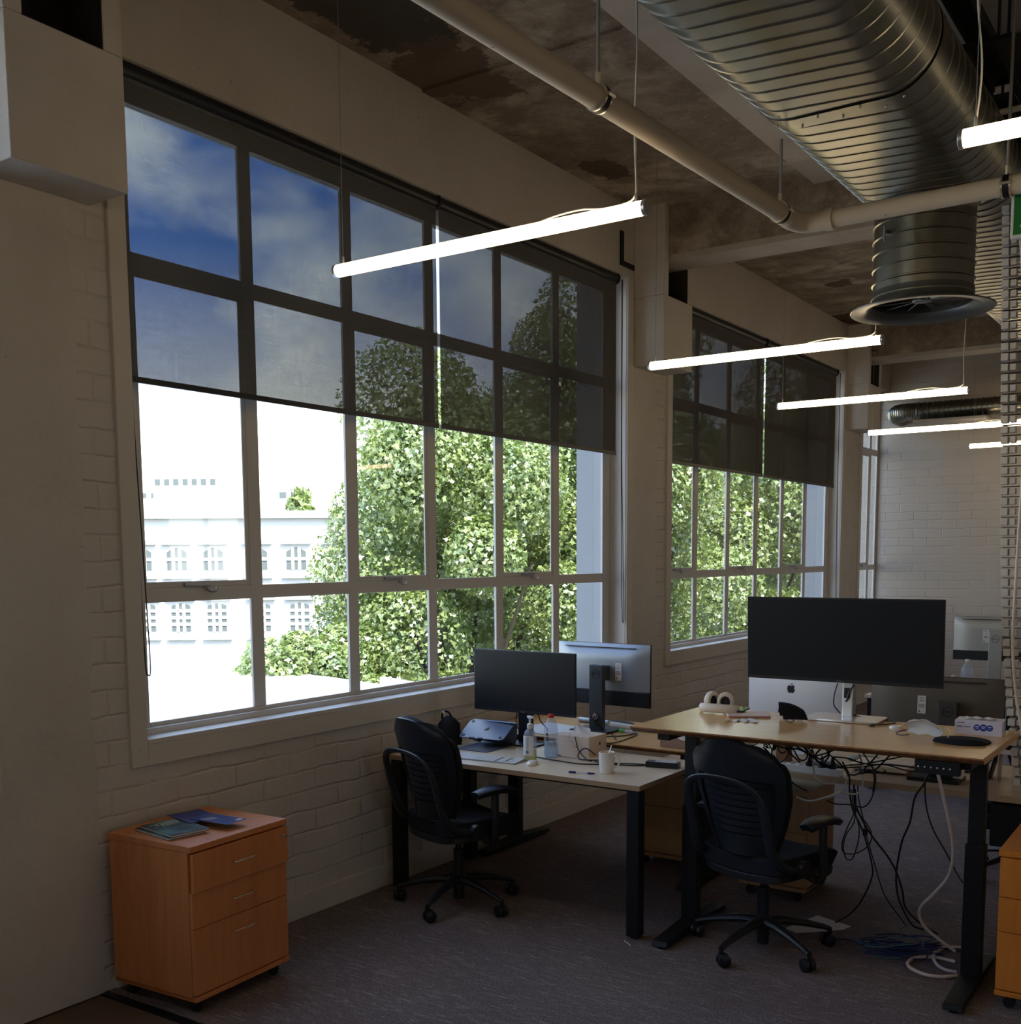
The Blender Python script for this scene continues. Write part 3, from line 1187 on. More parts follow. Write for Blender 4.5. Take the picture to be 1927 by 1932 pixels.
def make_tree(name, label, loc, seed, n, r, h, leaf, group):
    t = thing(name, label, 'tree', loc, group=group)
    o = bpy.data.objects.new('crown', foliage(seed, n, r[0], r[1], r[2], leaf))
    C.objects.link(o)
    o.parent = t
    o.location = (0, 0, h)
    q = MB()
    q.tube([(0, 0, 0), (0.05, 0.02, h * 0.4), (0, 0.1, h * 0.8)], [0.26, 0.18, 0.10], 10)
    for k in range(6):
        a = k * 1.05 + seed
        q.tube([(0, 0.05, h * 0.55), (math.cos(a) * r[0] * 0.35, math.sin(a) * r[1] * 0.35, h * 0.85), (math.cos(a) * r[0] * 0.62, math.sin(a) * r[1] * 0.62, h * 1.12)], [0.07, 0.045, 0.02], 7)
    q.build('trunk', M['bark'], t)
    return t


TG = 'leafy street trees outside the windows'
make_tree('street_tree', 'leafy green tree seen in the third and fourth lights of the nearest window', (-8.3, 16.2, -6), 3, 95000, (2.9, 2.9, 5.6), 6.9, 0.085, TG)
make_tree('street_tree', 'leafy green tree seen in the fifth and last lights of the nearest window', (-7.8, 20.6, -6), 5, 95000, (3.5, 3.2, 6.8), 7.9, 0.095, TG)
make_tree('street_tree', 'leafy green tree seen at the left of the farther window', (-7.2, 27.2, -6), 9, 60000, (3.7, 3.5, 6.4), 7.6, 0.12, TG)
make_tree('street_tree', 'leafy green tree seen at the middle and right of the farther window', (-7.6, 34.8, -6), 12, 50000, (4.0, 4.0, 6.6), 7.8, 0.15, TG)
make_tree('street_tree', 'dense green tree standing behind the trees of the nearest window', (-14.6, 26.5, -6), 14, 40000, (5.0, 5.0, 7.0), 7.2, 0.18, TG)
make_tree('street_tree', 'dense green tree standing behind the trees of the farther window', (-14.0, 43.5, -6), 15, 16000, (6.3, 6.3, 6.6), 7.2, 0.32, TG)
make_tree('bush', 'low rounded green treetop against the edge of the white roof', (-8.75, 12.75, -6), 21, 34000, (1.75, 1.3, 2.0), 5.2, 0.085, TG)
make_tree('distant_tree', 'small far treetop above the white building', tuple(Vector((CAM.x, CAM.y, -6)) + FWD * 75 + RGT * (-14.3)), 31, 260, (1.0, 1.0, 1.3), 11.4, 0.5, None)

# ================================================================== UNDER THE CEILING
def wire_top(x, y):
    for k in range(-1, 2):
        if 7.5 + k * PER < y < 7.8 + k * PER:
            return 3.995
    if 2.078 < x < 2.848:
        return 3.60
    return 4.325 if 1.32 < x < 3.75 else CEIL


def make_lamp(label, x0, x1, y, z=3.05, group='warm tube lamps hung in rows', cord=True, side=1):
    t = thing('tube_lamp', label, 'lamp', ((x0 + x1) / 2, y, z), group=group)
    h = (x1 - x0) / 2
    q = MB()
    q.cyl((-h + 0.014, 0, 0), (h - 0.014, 0, 0), 0.0262, n=24)
    q.build('diffuser', M['lamp'], t)
    for s in (-1, 1):
        q = MB()
        q.cyl((s * (h - 0.014), 0, 0), (s * h, 0, 0), 0.0280, n=24)
        q.build('end_cap', M['alu'], t, 0.002)
        q = MB()
        q.cyl((s * (h - 0.045), 0, 0.026), (s * (h - 0.045), 0, 0.055), 0.005, n=8)
        q.cyl((s * (h - 0.045), 0, 0.055), (s * (h - 0.045), 0, wire_top((x0 + x1) / 2 + s * (h - 0.045), y) - z), 0.0013, n=6)
        q.build('suspension_wire', M['steel_rod'], t)
    if cord:
        q = MB()
        xx = h - 0.045
        top = wire_top((x0 + x1) / 2 + xx, y) - z - 0.002
        q.tube(spline([(xx - 0.004, 0.004, top), (xx - 0.012, 0.006, top * 0.75), (xx - 0.002, 0.006, top * 0.45), (xx - 0.010, 0.006, top * 0.22), (xx - 0.002, 0.006, 0.09),
                       (xx - 0.010, 0.006, 0.045), (xx - 0.05, 0.01, 0.031), (xx - 0.14, 0.012, 0.030), (xx - 0.23, 0.012, 0.043), (xx - 0.33, 0.01, 0.040), (xx - 0.42, 0.01, 0.028)], 8), 0.0034, 6)
        q.build('power_cord', M['white_cable'], t)
    return t


make_lamp('nearest warm tube lamp crossing in front of the big window', 0.605, 2.097, 3.56)
make_lamp('second warm tube lamp, its left end at the column head', 0.615, 2.108, 6.47)
make_lamp('third warm tube lamp, in front of the farther window blinds', 0.592, 2.092, 8.824)
make_lamp('fourth warm tube lamp, its right end behind the cable spine', 0.613, 2.10, 11.29)
make_lamp('farthest short-looking warm tube lamp low before the brick end wall', 1.148, 2.65, 13.38)
make_lamp('warm tube lamp cut by the right edge of the picture, before the duct', 3.14, 4.63, 3.537, cord=False)
for (xa, yy, lb) in ((5.4, 6.47, 'beyond the right edge, level with the second lamp'), (5.4, 11.29, 'beyond the right edge, level with the fourth lamp'),
                     (0.6, 0.65, 'behind the viewpoint, nearest the window wall'), (3.14, 0.65, 'behind the viewpoint, in the middle row'),
                     (5.7, 3.54, 'in the far right row, level with the nearest lamp'), (5.4, 8.82, 'beyond the right edge, level with the third lamp'),
                     (3.2, -2.2, 'at the very back of the room')):
    make_lamp('added unseen warm tube lamp ' + lb, xa, xa + 1.49, yy, group='added tube lamps outside the picture', cord=False)  # lamps out of view, added to light the room
# feed cord of the lamp at the right edge, by its left end
for o in list(C.objects):
    if o.get('label', '').startswith('warm tube lamp cut'):
        q = MB()
        q.tube(spline([(-0.690, 0.006, 1.27), (-0.70, 0.006, 1.0), (-0.675, 0.006, 0.7), (-0.71, 0.006, 0.45), (-0.69, 0.006, 0.2), (-0.70, 0.005, 0.035)], 8), 0.003, 6)
        q.build('power_cord', M['white_cable'], o)

# drain pipe
PZ = 3.30
t = thing('ceiling_pipe', 'cream painted drain pipe slung under the ceiling, turning right at an elbow', 'pipe', (2.15, 4.9, PZ))
PR = 0.0385
q = MB()
q.tube([(1.985, 0.3, PZ), (2.158, 4.78, PZ)], PR, 24)
q.build('pipe_run', M['pvc'], t, world=True)
q = MB()
q.tube(spline([(2.1575, 4.75, PZ), (2.160, 4.81, PZ), (2.175, 4.865, PZ), (2.205, 4.898, PZ), (2.26, 4.905, PZ), (2.31, 4.905, PZ)], 6), PR + 0.006, 24)
q.tube([(2.285, 4.905, PZ), (2.32, 4.905, PZ)], PR + 0.010, 24)
q.build('elbow', M['pvc'], t, world=True)
q = MB()
q.tube([(2.30, 4.905, PZ), (5.4, 4.86, PZ)], PR, 24)
q.build('pipe_run', M['pvc'], t, world=True)
for (cx, cyy, ax) in ((2.0975, 3.21, 'y'), (2.1545, 4.69, 'y'), (3.025, 4.895, 'x')):
    q = MB()
    d = Vector((0.012, 0, 0)) if ax == 'x' else Vector((0, 0.012, 0))
    c0 = Vector((cx, cyy, PZ))
    for s in (-1, 1):
        q.tube([c0 + d * s * 1.3 - d * 0.3, c0 + d * s * 1.3 + d * 0.3], PR + 0.006, 24)
    q.mi = 1
    q.tube([c0 - d, c0 + d], PR + 0.0065, 24)
    q.mi = 0
    o2 = Vector((PR + 0.012, 0, 0)) if ax == 'y' else Vector((0, PR + 0.012, 0))
    for s in (-1, 1):
        q.cyl(c0 + o2 * s - d * 1.6, c0 + o2 * s + d * 1.6, 0.006, n=8)
    q.cyl(c0 + Vector((0, 0, PR)), c0 + Vector((0, 0, PR + 0.04)), 0.009, n=8)
    tag(q.build('pipe_clamp', [M['chrome'], M['black_steel']], t, world=True), 'dark ring clamp with bright rims')
    q = MB()
    q.cyl(c0 + Vector((0, 0, PR + 0.02)), Vector((cx, cyy, 3.655 if cx < 2.12 else (3.602 if cx < 2.8 else 4.325))), 0.0065, n=10)
    q.build('hanger_rod', M['steel_rod'], t, world=True)

# flat-oval spiral duct
DX0, DX1, DZ0, DZ1 = 2.278, 2.648, 3.60, 4.00
DR = (DZ1 - DZ0) / 2


def oval(k, grow=0.0, n=40):
    p = []
    h = n // 2
    r = DR + grow
    for i in range(h + 1):
        a = -PI / 2 + PI * i / h
        p.append((DX1 + r * math.cos(a), (DZ0 + DZ1) / 2 + r * math.sin(a)))
    for i in range(h + 1):
        a = PI / 2 + PI * i / h
        p.append((DX0 + r * math.cos(a), (DZ0 + DZ1) / 2 + r * math.sin(a)))
    return p


t = thing('air_duct', 'big flat-oval galvanised spiral duct running along the ceiling', 'duct', (2.46, 5.0, DZ0))
q = MB()
base_o = oval(0)
pitch = 0.105
ys = []
y = -2.6
while y < 13.2:
    ys += [(y, 0), (y + 0.003, 0), (y + pitch - 0.016, 0), (y + pitch - 0.013, 0), (y + pitch - 0.010, 0.0035), (y + pitch - 0.003, 0.0035)]
    y += pitch
n = len(base_o)
for (yy, g) in ys:
    for i, (x, z) in enumerate(oval(0, g)):
        q.v.append(Vector((x, yy + 0.10 * (x - 2.46) / 0.75, z)))
for j in range(len(ys) - 1):
    for i in range(n):
        i2 = (i + 1) % n
        q.face((j * n + i, j * n + i2, (j + 1) * n + i2, (j + 1) * n + i))
q.face(range(n))
q.face([(len(ys) - 1) * n + i for i in range(n)])
q.build('duct_body', M['galv'], t, world=True)
for yj in (4.55, 9.9):
    q = MB()
    p0 = oval(0, 0.006)
    for (yy, g) in ((yj - 0.05, 0.0055), (yj + 0.05, 0.0055)):
        for (x, z) in oval(0, g):
            q.v.append(Vector((x, yy, z)))
    for i in range(n):
        i2 = (i + 1) % n
        q.face((i, i2, n + i2, n + i))
    for k in range(7):
        q.lathe([(0.006, 0), (0.004, -0.006), (0.001, -0.008)], (2.2 + k * 0.085, yj + (0.03 if k % 2 else -0.03), DZ0 - 0.005), 8)
    q.build('duct_joint_band', M['galv'], t, world=True)
# drop with round diffuser
BX, BY = 2.435, 5.99
t = thing('duct_outlet', 'round galvanised outlet dropping from the big duct, with a flared ring', 'duct outlet', (BX, BY, 3.08))
q = MB()
prof = [(0.246, 0.04)]
z = 0.06
while z < 0.53:
    prof += [(0.246, z - 0.004), (0.246, z), (0.2535, z + 0.004), (0.2535, z + 0.010), (0.246, z + 0.014), (0.246, z + 0.018)]
    z += 0.072
prof.append((0.246, 0.535))
q.lathe(prof, (0, 0, 0), 56, cap=False)
q.lathe([(0.240, 0.535), (0.240, 0.04)], (0, 0, 0), 56, cap=False)
q.build('outlet_tube', M['galv'], t)
q = MB()
q.lathe([(0.247, 0.46), (0.249, 0.50), (0.268, 0.522), (0.285, 0.524)], (0, 0, 0), 56, cap=False)
q.build('saddle_collar', M['galv'], t)
q = MB()
q.lathe([(0.238, 0.10), (0.244, 0.045), (0.262, 0.018), (0.300, 0.004), (0.352, 0.0), (0.356, 0.006), (0.30, 0.012), (0.266, 0.03), (0.252, 0.05), (0.25, 0.10)], (0, 0, 0), 56, cap=False)
q.build('flared_ring', mat('grey diffuser ring', (0.13, 0.13, 0.12), 0.36, 0.5), t)
q = MB()
for k in range(12):
    a = 2 * PI * k / 12
    q.obox((0.142 * math.cos(a), 0.142 * math.sin(a), 0.06), (0.20, 0.003, 0.022), R=Matrix.Rotation(a, 3, 'Z') @ Matrix.Rotation(0.7, 3, 'X'))
q.lathe([(0.001, 0.045), (0.045, 0.047), (0.05, 0.052), (0.05, 0.075), (0.02, 0.08)], (0, 0, 0), 24)
q.build('swirl_vanes', M['steel_rod'], t)
q = MB()
q.lathe([(0.001, 0.26), (0.239, 0.262)], (0, 0, 0), 40, cap=False)
q.build('inner_shade_plate', M['black_steel'], t)  # black plate added as the shade inside the tube
q = MB()
a = -2.05
q.obox((0.262 * math.cos(a), 0.262 * math.sin(a), 0.36), (0.03, 0.012, 0.02), rz=a)
q.cyl((0.25 * math.cos(a), 0.25 * math.sin(a), 0.36), (0.285 * math.cos(a), 0.285 * math.sin(a), 0.36), 0.006, n=8)
q.obox((0.285 * math.cos(a), 0.285 * math.sin(a), 0.35), (0.006, 0.012, 0.07), rz=a)
tag(q.build('damper_lever', M['steel_rod'], t), 'small damper lever')

# slender spiral duct on the end wall
t = thing('air_duct', 'slim round spiral duct crossing high on the brick end wall', 'duct', (1.5, 13.75, 3.4))
q = MB()
pts = [(0.16, YF - 0.02, 3.53), (0.17, 14.02, 3.53), (0.22, 13.84, 3.53), (0.33, 13.76, 3.53), (0.5, 13.74, 3.53)]
sp_ = spline(pts, 6)
x = 0.56
while x < 4.2:
    sp_.append(Vector((x, 13.74, 3.53)))
    x += 0.06
rs = []
full = []
for i, p in enumerate(sp_):
    d = (sp_[min(i + 1, len(sp_) - 1)] - sp_[max(i - 1, 0)]).normalized() * 0.008
    full += [p - d * 1.2, p - d * 0.6, p + d * 0.6, p + d * 1.2]
    rs += [0.098, 0.106, 0.106, 0.098]
q.tube(full, rs, 24)
q.build('duct_body', M['galv'], t, world=True)
q = MB()
q.box(0.50, 13.45, 3.36, 1.30, 14.05, 3.40)
q.build('air_register', M['trim'], t, 0.01, world=True)

# steel channel and dark services to the right of the duct
t = thing('steel_channel', 'dark slotted steel channel hung beside the big duct', 'steel channel', (2.81, 3.6, 4.03))
q = MB()
q.box(2.76, 1.0, 4.05, 2.765, 5.9, 4.11)
q.box(2.855, 1.0, 4.05, 2.86, 5.9, 4.11)
q.box(2.76, 1.0, 4.107, 2.86, 5.9, 4.112)
q.build('channel', M['black_steel'], t, world=True)
for yy in (3.0, 4.2, 5.28):
    q = MB()
    q.box(2.74, yy, 4.03, 2.96, yy + 0.04, 4.05)
    q.cyl((2.89, yy + 0.02, 4.03), (2.89, yy + 0.02, CEIL - 0.065), 0.007, n=8)
    q.cyl((2.93, yy + 0.02, 4.03), (2.93, yy + 0.02, CEIL - 0.065), 0.007, n=8)
    q.build('hanger_rod', M['black_steel'], t, world=True)
t = thing('cable_tray', 'dark cable tray bundled with services behind the lamp at the right edge', 'cable tray', (3.1, 6.7, 4.1))
q = MB()
q.box(2.50, 5.95, 4.20, 3.72, 7.4, 4.22)
q.box(2.50, 5.95, 4.22, 2.52, 7.4, 4.32)
q.box(3.70, 5.95, 4.22, 3.72, 7.4, 4.32)
q.box(2.52, 5.95, 4.22, 3.70, 5.97, 4.32)
q.build('tray', mat('dark rusty steel', (0.035, 0.028, 0.02), 0.7), t, world=True)
q = MB()
for k in range(5):
    q.tube(spline([(2.62 + 0.09 * k, 5.96, 4.18), (2.6 + 0.1 * k, 6.3, 4.175 + 0.01 * (k % 2)), (2.64 + 0.08 * k, 6.8, 4.185), (2.6 + 0.09 * k, 7.3, 4.18)]), 0.012 + 0.004 * (k % 3), 7)
q.build('service_cable', M['black_cable'], t, world=True)
q = MB()
q.obox((2.76, 6.20, 4.13), (0.12, 0.18, 0.07))
q.build('junction_box', M['black_plastic'], t, 0.004, world=True)
q = MB()
for k in range(2):
    q.obox((2.735 + 0.05 * k, 6.107, 4.135), (0.035, 0.006, 0.035))
tag(q.build('junction_box_label', M['paper'], t, world=True), 'white labels')
t = thing('conduit', 'pale conduit clipped across under the ceiling at the right edge', 'conduit', (3.4, 5.9, 3.98))
q = MB()
q.cyl(at(1888, 212, y=5.7), at(1888, 212, y=5.7) + Vector((1.4, 0, 0)), 0.014, n=12)
q.build('tube', M['trim'], t, world=True)

# exit sign
ps = at(1911, 363, y=5.0)
t = thing('exit_sign', 'green exit sign with a running figure at the right edge', 'sign', (ps.x + 0.20, 5.0, ps.z - 0.19))
q = MB()
q.box(-0.20, -0.018, 0.0, 0.20, 0.018, 0.19)
q.build('sign_housing', M['white'], t, 0.006)
q = MB()
q.box(-0.188, -0.0205, 0.014, 0.188, -0.0185, 0.178)
q.build('sign_face', M['exit_green'], t)
q = MB()
fx = -0.105
q.lathe([(0.001, -0.001), (0.012, -0.001), (0.012, 0.001), (0.001, 0.001)], (0, 0, 0), 16)
q.v = [Matrix.Rotation(PI / 2, 3, 'X') @ v + Vector((fx + 0.012, -0.0215, 0.145)) for v in q.v]
for (a, b2, wd_) in (((fx, 0.125), (fx - 0.012, 0.085), 0.02), ((fx - 0.012, 0.085), (fx + 0.02, 0.06), 0.012), ((fx + 0.02, 0.06), (fx + 0.012, 0.03), 0.010),
                     ((fx - 0.012, 0.085), (fx - 0.03, 0.05), 0.012), ((fx - 0.03, 0.05), (fx - 0.055, 0.045), 0.010), ((fx, 0.12), (fx + 0.03, 0.10), 0.008), ((fx, 0.12), (fx - 0.03, 0.105), 0.008)):
    dv = Vector((b2[0] - a[0], 0, b2[1] - a[1]))
    mid = Vector(((a[0] + b2[0]) / 2, -0.0215, (a[1] + b2[1]) / 2))
    q.obox(mid, (dv.length + wd_ * 0.4, 0.001, wd_), ry=-math.atan2(dv.z, dv.x))
q.build('running_figure', M['paper'], t)
text('exit_lettering', 'EXIT', 0.11, t, (0.07, -0.0212, 0.095), (PI / 2, 0, 0), M['paper'])
q = MB()
q.cyl((0, 0, 0.19), (0, 0, CEIL - (ps.z - 0.19) - 0.06), 0.006, n=8)
q.build('hanger_rod', M['steel_rod'], t)

# cable spine
SX, SY = 3.04, 5.42
t = thing('cable_spine', 'tall translucent cable spine of stacked links hanging at the right edge', 'cable spine', (SX, SY, 0.76))
link_m = mat('frosted link plastic', (0.78, 0.74, 0.68), 0.25, trans=0.15, ior=1.2)


def spx(z):
    return float(np.interp(z, [0.70, 0.9, 1.08, 1.5, 1.94, 2.65, 3.4], [3.145, 3.122, 3.098, 3.058, 3.036, 3.010, 2.985])) - SX


q = MB()
for s in (-1, 1):
    q.obox((s * 0.058, 0, 0.018), (0.030, 0.05, 0.031))
    q.obox((s * 0.024, 0.002, 0.018), (0.024, 0.044, 0.027))
q.mi = 1
q.obox((0, 0.006, 0.039), (0.142, 0.030, 0.003))
q.mi = 0
proto = q.build('spine_link', [link_m, M['black_plastic']], t, 0.003)
k = 0
while True:
    zz = 0.046 * k
    if 0.76 + zz > 3.36:
        break
    o = proto if k == 0 else proto.copy()
    if k:
        C.objects.link(o)
        o.parent = t
    o.location = (spx(0.76 + zz), 0, zz)
    k += 1
q = MB()
q.tube(spline([(spx(z + 0.76) + dx, -0.034, z) for dx, z in ((0.0, 2.58), (0.03, 2.0), (0.022, 1.45), (-0.004, 1.0), (-0.028, 0.6), (-0.01, 0.25), (0.05, -0.01))], 8), 0.0065, 8)
tag(q.build('spine_cable', M['pink_cable'], t), 'pale pink cable')
q = MB()
q.cyl((spx(3.4), 0, 2.63), (spx(3.4), 0, CEIL - 0.76 - 0.065), 0.004, n=8)
q.build('hanger_wire', M['steel_rod'], t)

# ================================================================== FURNITURE
def pt(t, nm, mb, m, bv=0, label=None, world=True):
    return tag(mb.build(nm, m, t, bv, world=world), label)


def ring_leg(t, x, y, z1, s=0.065, foot=True):
    q = MB()
    q.box(x - s / 2, y - s / 2, 0.012, x + s / 2, y + s / 2, z1)
    o = q.build('leg', M['black_steel'], t, 0.004, world=True)
    return o


# the pale desk against the window wall
t = thing('desk', 'pale oak desk with square black legs under the nearest window', 'desk', (0.84, 4.82, 0))
q = MB()
q.box(0.07, 4.475, 0.728, 1.605, 5.20, 0.753)
pt(t, 'desktop', q, M['oak'], 0.001)
q = MB()
q.box(0.0702, 4.4742, 0.7282, 1.6048, 4.4752, 0.7528)
q.box(1.6048, 4.475, 0.7282, 1.6056, 5.20, 0.7528)
pt(t, 'edge_band', q, M['oak_edge'])
for (lx, ly) in ((0.105, 4.51), (1.568, 4.51), (0.105, 5.16), (1.568, 5.16)):
    ring_leg(t, lx, ly, 0.728)
q = MB()
q.box(0.13, 4.56, 0.700, 1.54, 4.59, 0.728)
q.box(0.13, 5.14, 0.68, 1.54, 5.17, 0.728)
pt(t, 'frame_rail', q, M['black_steel'])


def sit_stand(label, x0, x1, y0, y1, ztop, th, top_m, edge_m, lx, foot=(0.70,), chamfer=0.03):
    t = thing('standing_desk', label, 'desk', ((x0 + x1) / 2, (y0 + y1) / 2, 0))
    q = MB()
    q.prism([(y0 + chamfer, ztop - th), (y0, ztop - 0.006), (y0, ztop), (y1, ztop), (y1, ztop - 0.006), (y1 - chamfer, ztop - th)], x0, x1, lambda u, v, w: (w, u, v))
    pt(t, 'desktop', q, top_m)
    q = MB()
    q.prism([(y0 + chamfer - 0.001, ztop - th + 0.0005), (y0 - 0.0012, ztop - 0.0065), (y0 - 0.0012, ztop - 0.0015), (y0 + 0.002, ztop - 0.0015), (y0 + chamfer + 0.002, ztop - th + 0.0005)], x0, x1, lambda u, v, w: (w, u, v))
    pt(t, 'dark_front_edge', q, edge_m)
    yc = (y0 + y1) / 2
    for x in lx:
        q = MB()
        q.box(x - 0.04, yc - 0.028, 0.05, x + 0.04, yc + 0.028, 0.62)
        q.box(x - 0.033, yc - 0.022, 0.5, x + 0.033, yc + 0.022, ztop - th - 0.035)
        pt(t, 'leg', q, M['black_steel'], 0.004)
        q = MB()
        f0, f1 = yc - 0.35, yc + 0.35
        q.prism([(f0, 0.012), (f0 + 0.015, 0.035), (yc - 0.05, 0.055), (yc + 0.05, 0.055), (f1 - 0.015, 0.035), (f1, 0.012)], x - 0.04, x + 0.04, lambda u, v, w: (w, u, v))
        for yy in (f0 + 0.03, f1 - 0.03):
            q.cyl((x, yy, 0.0), (x, yy, 0.014), 0.02, n=12)
        pt(t, 'foot', q, M['black_steel'], 0.004)
        q = MB()
        q.box(x - 0.03, y0 + 0.07, ztop - th - 0.035, x + 0.03, y1 - 0.07, ztop - th - 0.001)
        pt(t, 'side_bracket', q, M['black_steel'], 0.002)
    q = MB()
    q.box(lx[0] + 0.03, yc - 0.05, ztop - th - 0.05, lx[1] - 0.03, yc + 0.05, ztop - th - 0.001)
    pt(t, 'crossbar', q, M['black_steel'], 0.002)
    return t


near = sit_stand('raised bamboo standing desk in front with black steel legs', 1.60, 3.12, 4.39, 5.17, 1.05, 0.028, M['bamboo'], M['bamboo_edge'], (1.735, 3.035))
q = MB()
q.box(2.86, 4.42, 0.965, 3.03, 4.46, 1.02)
pt(near, 'control_box', q, M['black_steel'], 0.003)
q = MB()
for k in range(6):
    q.cyl((2.875 + 0.024 * k, 4.419, 0.992), (2.875 + 0.024 * k, 4.421, 0.992), 0.0035, n=8)
pt(near, 'control_button', q, M['white'])
low = sit_stand('lowered bamboo standing desk behind the pale desk', 0.05, 1.57, 5.235, 6.02, 0.79, 0.028, M['bamboo'], M['bamboo_edge'], (0.12, 1.45))
# long plain desk behind the raised one
t = thing('desk', 'plain laminate desk behind the raised standing desk, strewn with cables', 'desk', (2.5, 5.6, 0))
q = MB()
q.box(1.62, 5.215, 0.715, 3.55, 5.98, 0.745)
pt(t, 'desktop', q, wood_mat('tan laminate', (0.44, 0.31, 0.19, 1), (0.50, 0.37, 0.24, 1), (1.2, 14, 14), 0.4), 0.001)
for (lx, ly) in ((1.66, 5.93), (3.49, 5.9), (3.49, 5.28)):
    ring_leg(t, lx, ly, 0.715, 0.05)
q = MB()
q.box(2.905, 5.26, 0.57, 2.95, 5.30, 0.715)
q.box(2.905, 5.26, 0.57, 3.05, 5.30, 0.61)
q.box(3.0, 5.24, 0.50, 3.5, 5.34, 0.70)
pt(t, 'cable_basket', q, M['black_steel'], 0.008)
# far row of desks
t = thing('desk', 'far pale desk with a black leg glimpsed between the monitors', 'desk', (2.4, 8.6, 0))
q = MB()
q.box(1.48, 8.47, 0.72, 3.4, 9.25, 0.745)
pt(t, 'desktop', q, M['oak'], 0.001)
for (lx, ly) in ((1.53, 8.53), (1.53, 9.19), (3.35, 8.53), (3.35, 9.19)):
    ring_leg(t, lx, ly, 0.72, 0.07)


def drawer_cabinet(label, loc, rz, w, d, h, body_m, fronts, key=False, z0=0.065, top_over=0.0, handles=True, pull=0.0):
    """front faces local +x; w along y, d along x"""
    t = thing('drawer_cabinet', label, 'cabinet', loc, rz)
    q = MB()
    q.box(-d / 2, -w / 2, z0, d / 2 - 0.018, w / 2, h - 0.026)
    q.build('body', body_m, t, 0.0015)
    q = MB()
    q.box(-d / 2 - 0.004, -w / 2 - 0.004, h - 0.025, d / 2 + 0.004, w / 2 + 0.004, h)
    q.build('top', body_m, t, 0.002)
    q = MB()
    q.box(-d / 2, -w / 2, z0 - 0.004, d / 2 + 0.004, w / 2, z0 + 0.016)
    q.build('bottom_rail', body_m, t, 0.002)
    z = z0 + 0.02
    hs = (h - 0.030 - z0 - 0.02)
    for i, fr in enumerate(fronts):
        hh = hs * fr
        q = MB()
        px_ = pull if i == len(fronts) - 1 else 0.0
        q.box(d / 2 - 0.016 + px_, -w / 2 + 0.002, z + 0.0015, d / 2 + px_, w / 2 - 0.002, z + hh - 0.0015)
        if px_:
            q.box(d / 2 - 0.10, -w / 2 + 0.02, z + 0.02, d / 2 - 0.016 + px_, -w / 2 + 0.032, z + hh - 0.02)
            q.box(d / 2 - 0.10, w / 2 - 0.032, z + 0.02, d / 2 - 0.016 + px_, w / 2 - 0.02, z + hh - 0.02)
        dr = q.build('drawer', body_m, t, 0.0015)
        if handles:
            zc = z + hh * (0.52 if i else 0.78)
            q = MB()
            pts = [(d / 2 + px_ - 0.001, -0.055, zc - 0.002), (d / 2 + px_ + 0.016, -0.050, zc - 0.003), (d / 2 + px_ + 0.024, -0.02, zc + 0.002), (d / 2 + px_ + 0.024, 0.02, zc - 0.001),
                   (d / 2 + px_ + 0.016, 0.050, zc + 0.003), (d / 2 + px_ - 0.001, 0.055, zc + 0.002)]
            q.tube(spline(pts, 6), 0.0036, 8)
            tag(q.build('handle', M['chrome'], dr), 'bowed metal handle')
        if key and i == len(fronts) - 1:
            q = MB()
            q.cyl((d / 2 + px_, w / 2 - 0.035, z + hh - 0.035), (d / 2 + px_ + 0.004, w / 2 - 0.035, z + hh - 0.035), 0.010, n=16)
            q.obox((d / 2 + px_ + 0.014, w / 2 - 0.035, z + hh - 0.035), (0.022, 0.012, 0.003))
            tag(q.build('key_lock', M['chrome'], dr), 'metal lock with key')
        z += hh
    for sx in (-1, 1):
        for sy in (-1, 1):
            q = MB()
            q.cyl((sx * (d / 2 - 0.05) - 0.012, sy * (w / 2 - 0.05), 0.024), (sx * (d / 2 - 0.05) + 0.012, sy * (w / 2 - 0.05), 0.024), 0.024, n=18)
            q.cyl((sx * (d / 2 - 0.05), sy * (w / 2 - 0.05), 0.04), (sx * (d / 2 - 0.05), sy * (w / 2 - 0.05), z0), 0.012, n=10)
            q.build('castor', M['black_plastic'], t, 0.002)
    return t


drawer_cabinet('reddish beech cabinet on castors under the nearest window, three drawers', (0.283, 2.985, 0), rad(3.5), 0.545, 0.475, 0.70, M['beech'], (0.47, 0.255, 0.275), key=True, pull=0.012)
drawer_cabinet('orange beech drawer cabinet on castors cut by the right edge', (3.40, 4.86, 0), -PI / 2 + rad(0.5), 0.48, 0.56, 0.66, M['beech_orange'], (0.44, 0.26, 0.30), handles=False)
drawer_cabinet('pale wood cabinet under the cable-strewn desk, behind the right chair', (1.895, 5.665, 0), -PI / 2, 0.37, 0.45, 0.60, M['beech_pale'], (0.6, 0.4), handles=False)
drawer_cabinet('brown wood cabinet in shade under the lowered standing desk', (1.17, 5.90, 0), -PI / 2, 0.42, 0.50, 0.58, M['beech_pale'], (0.6, 0.4), handles=False)


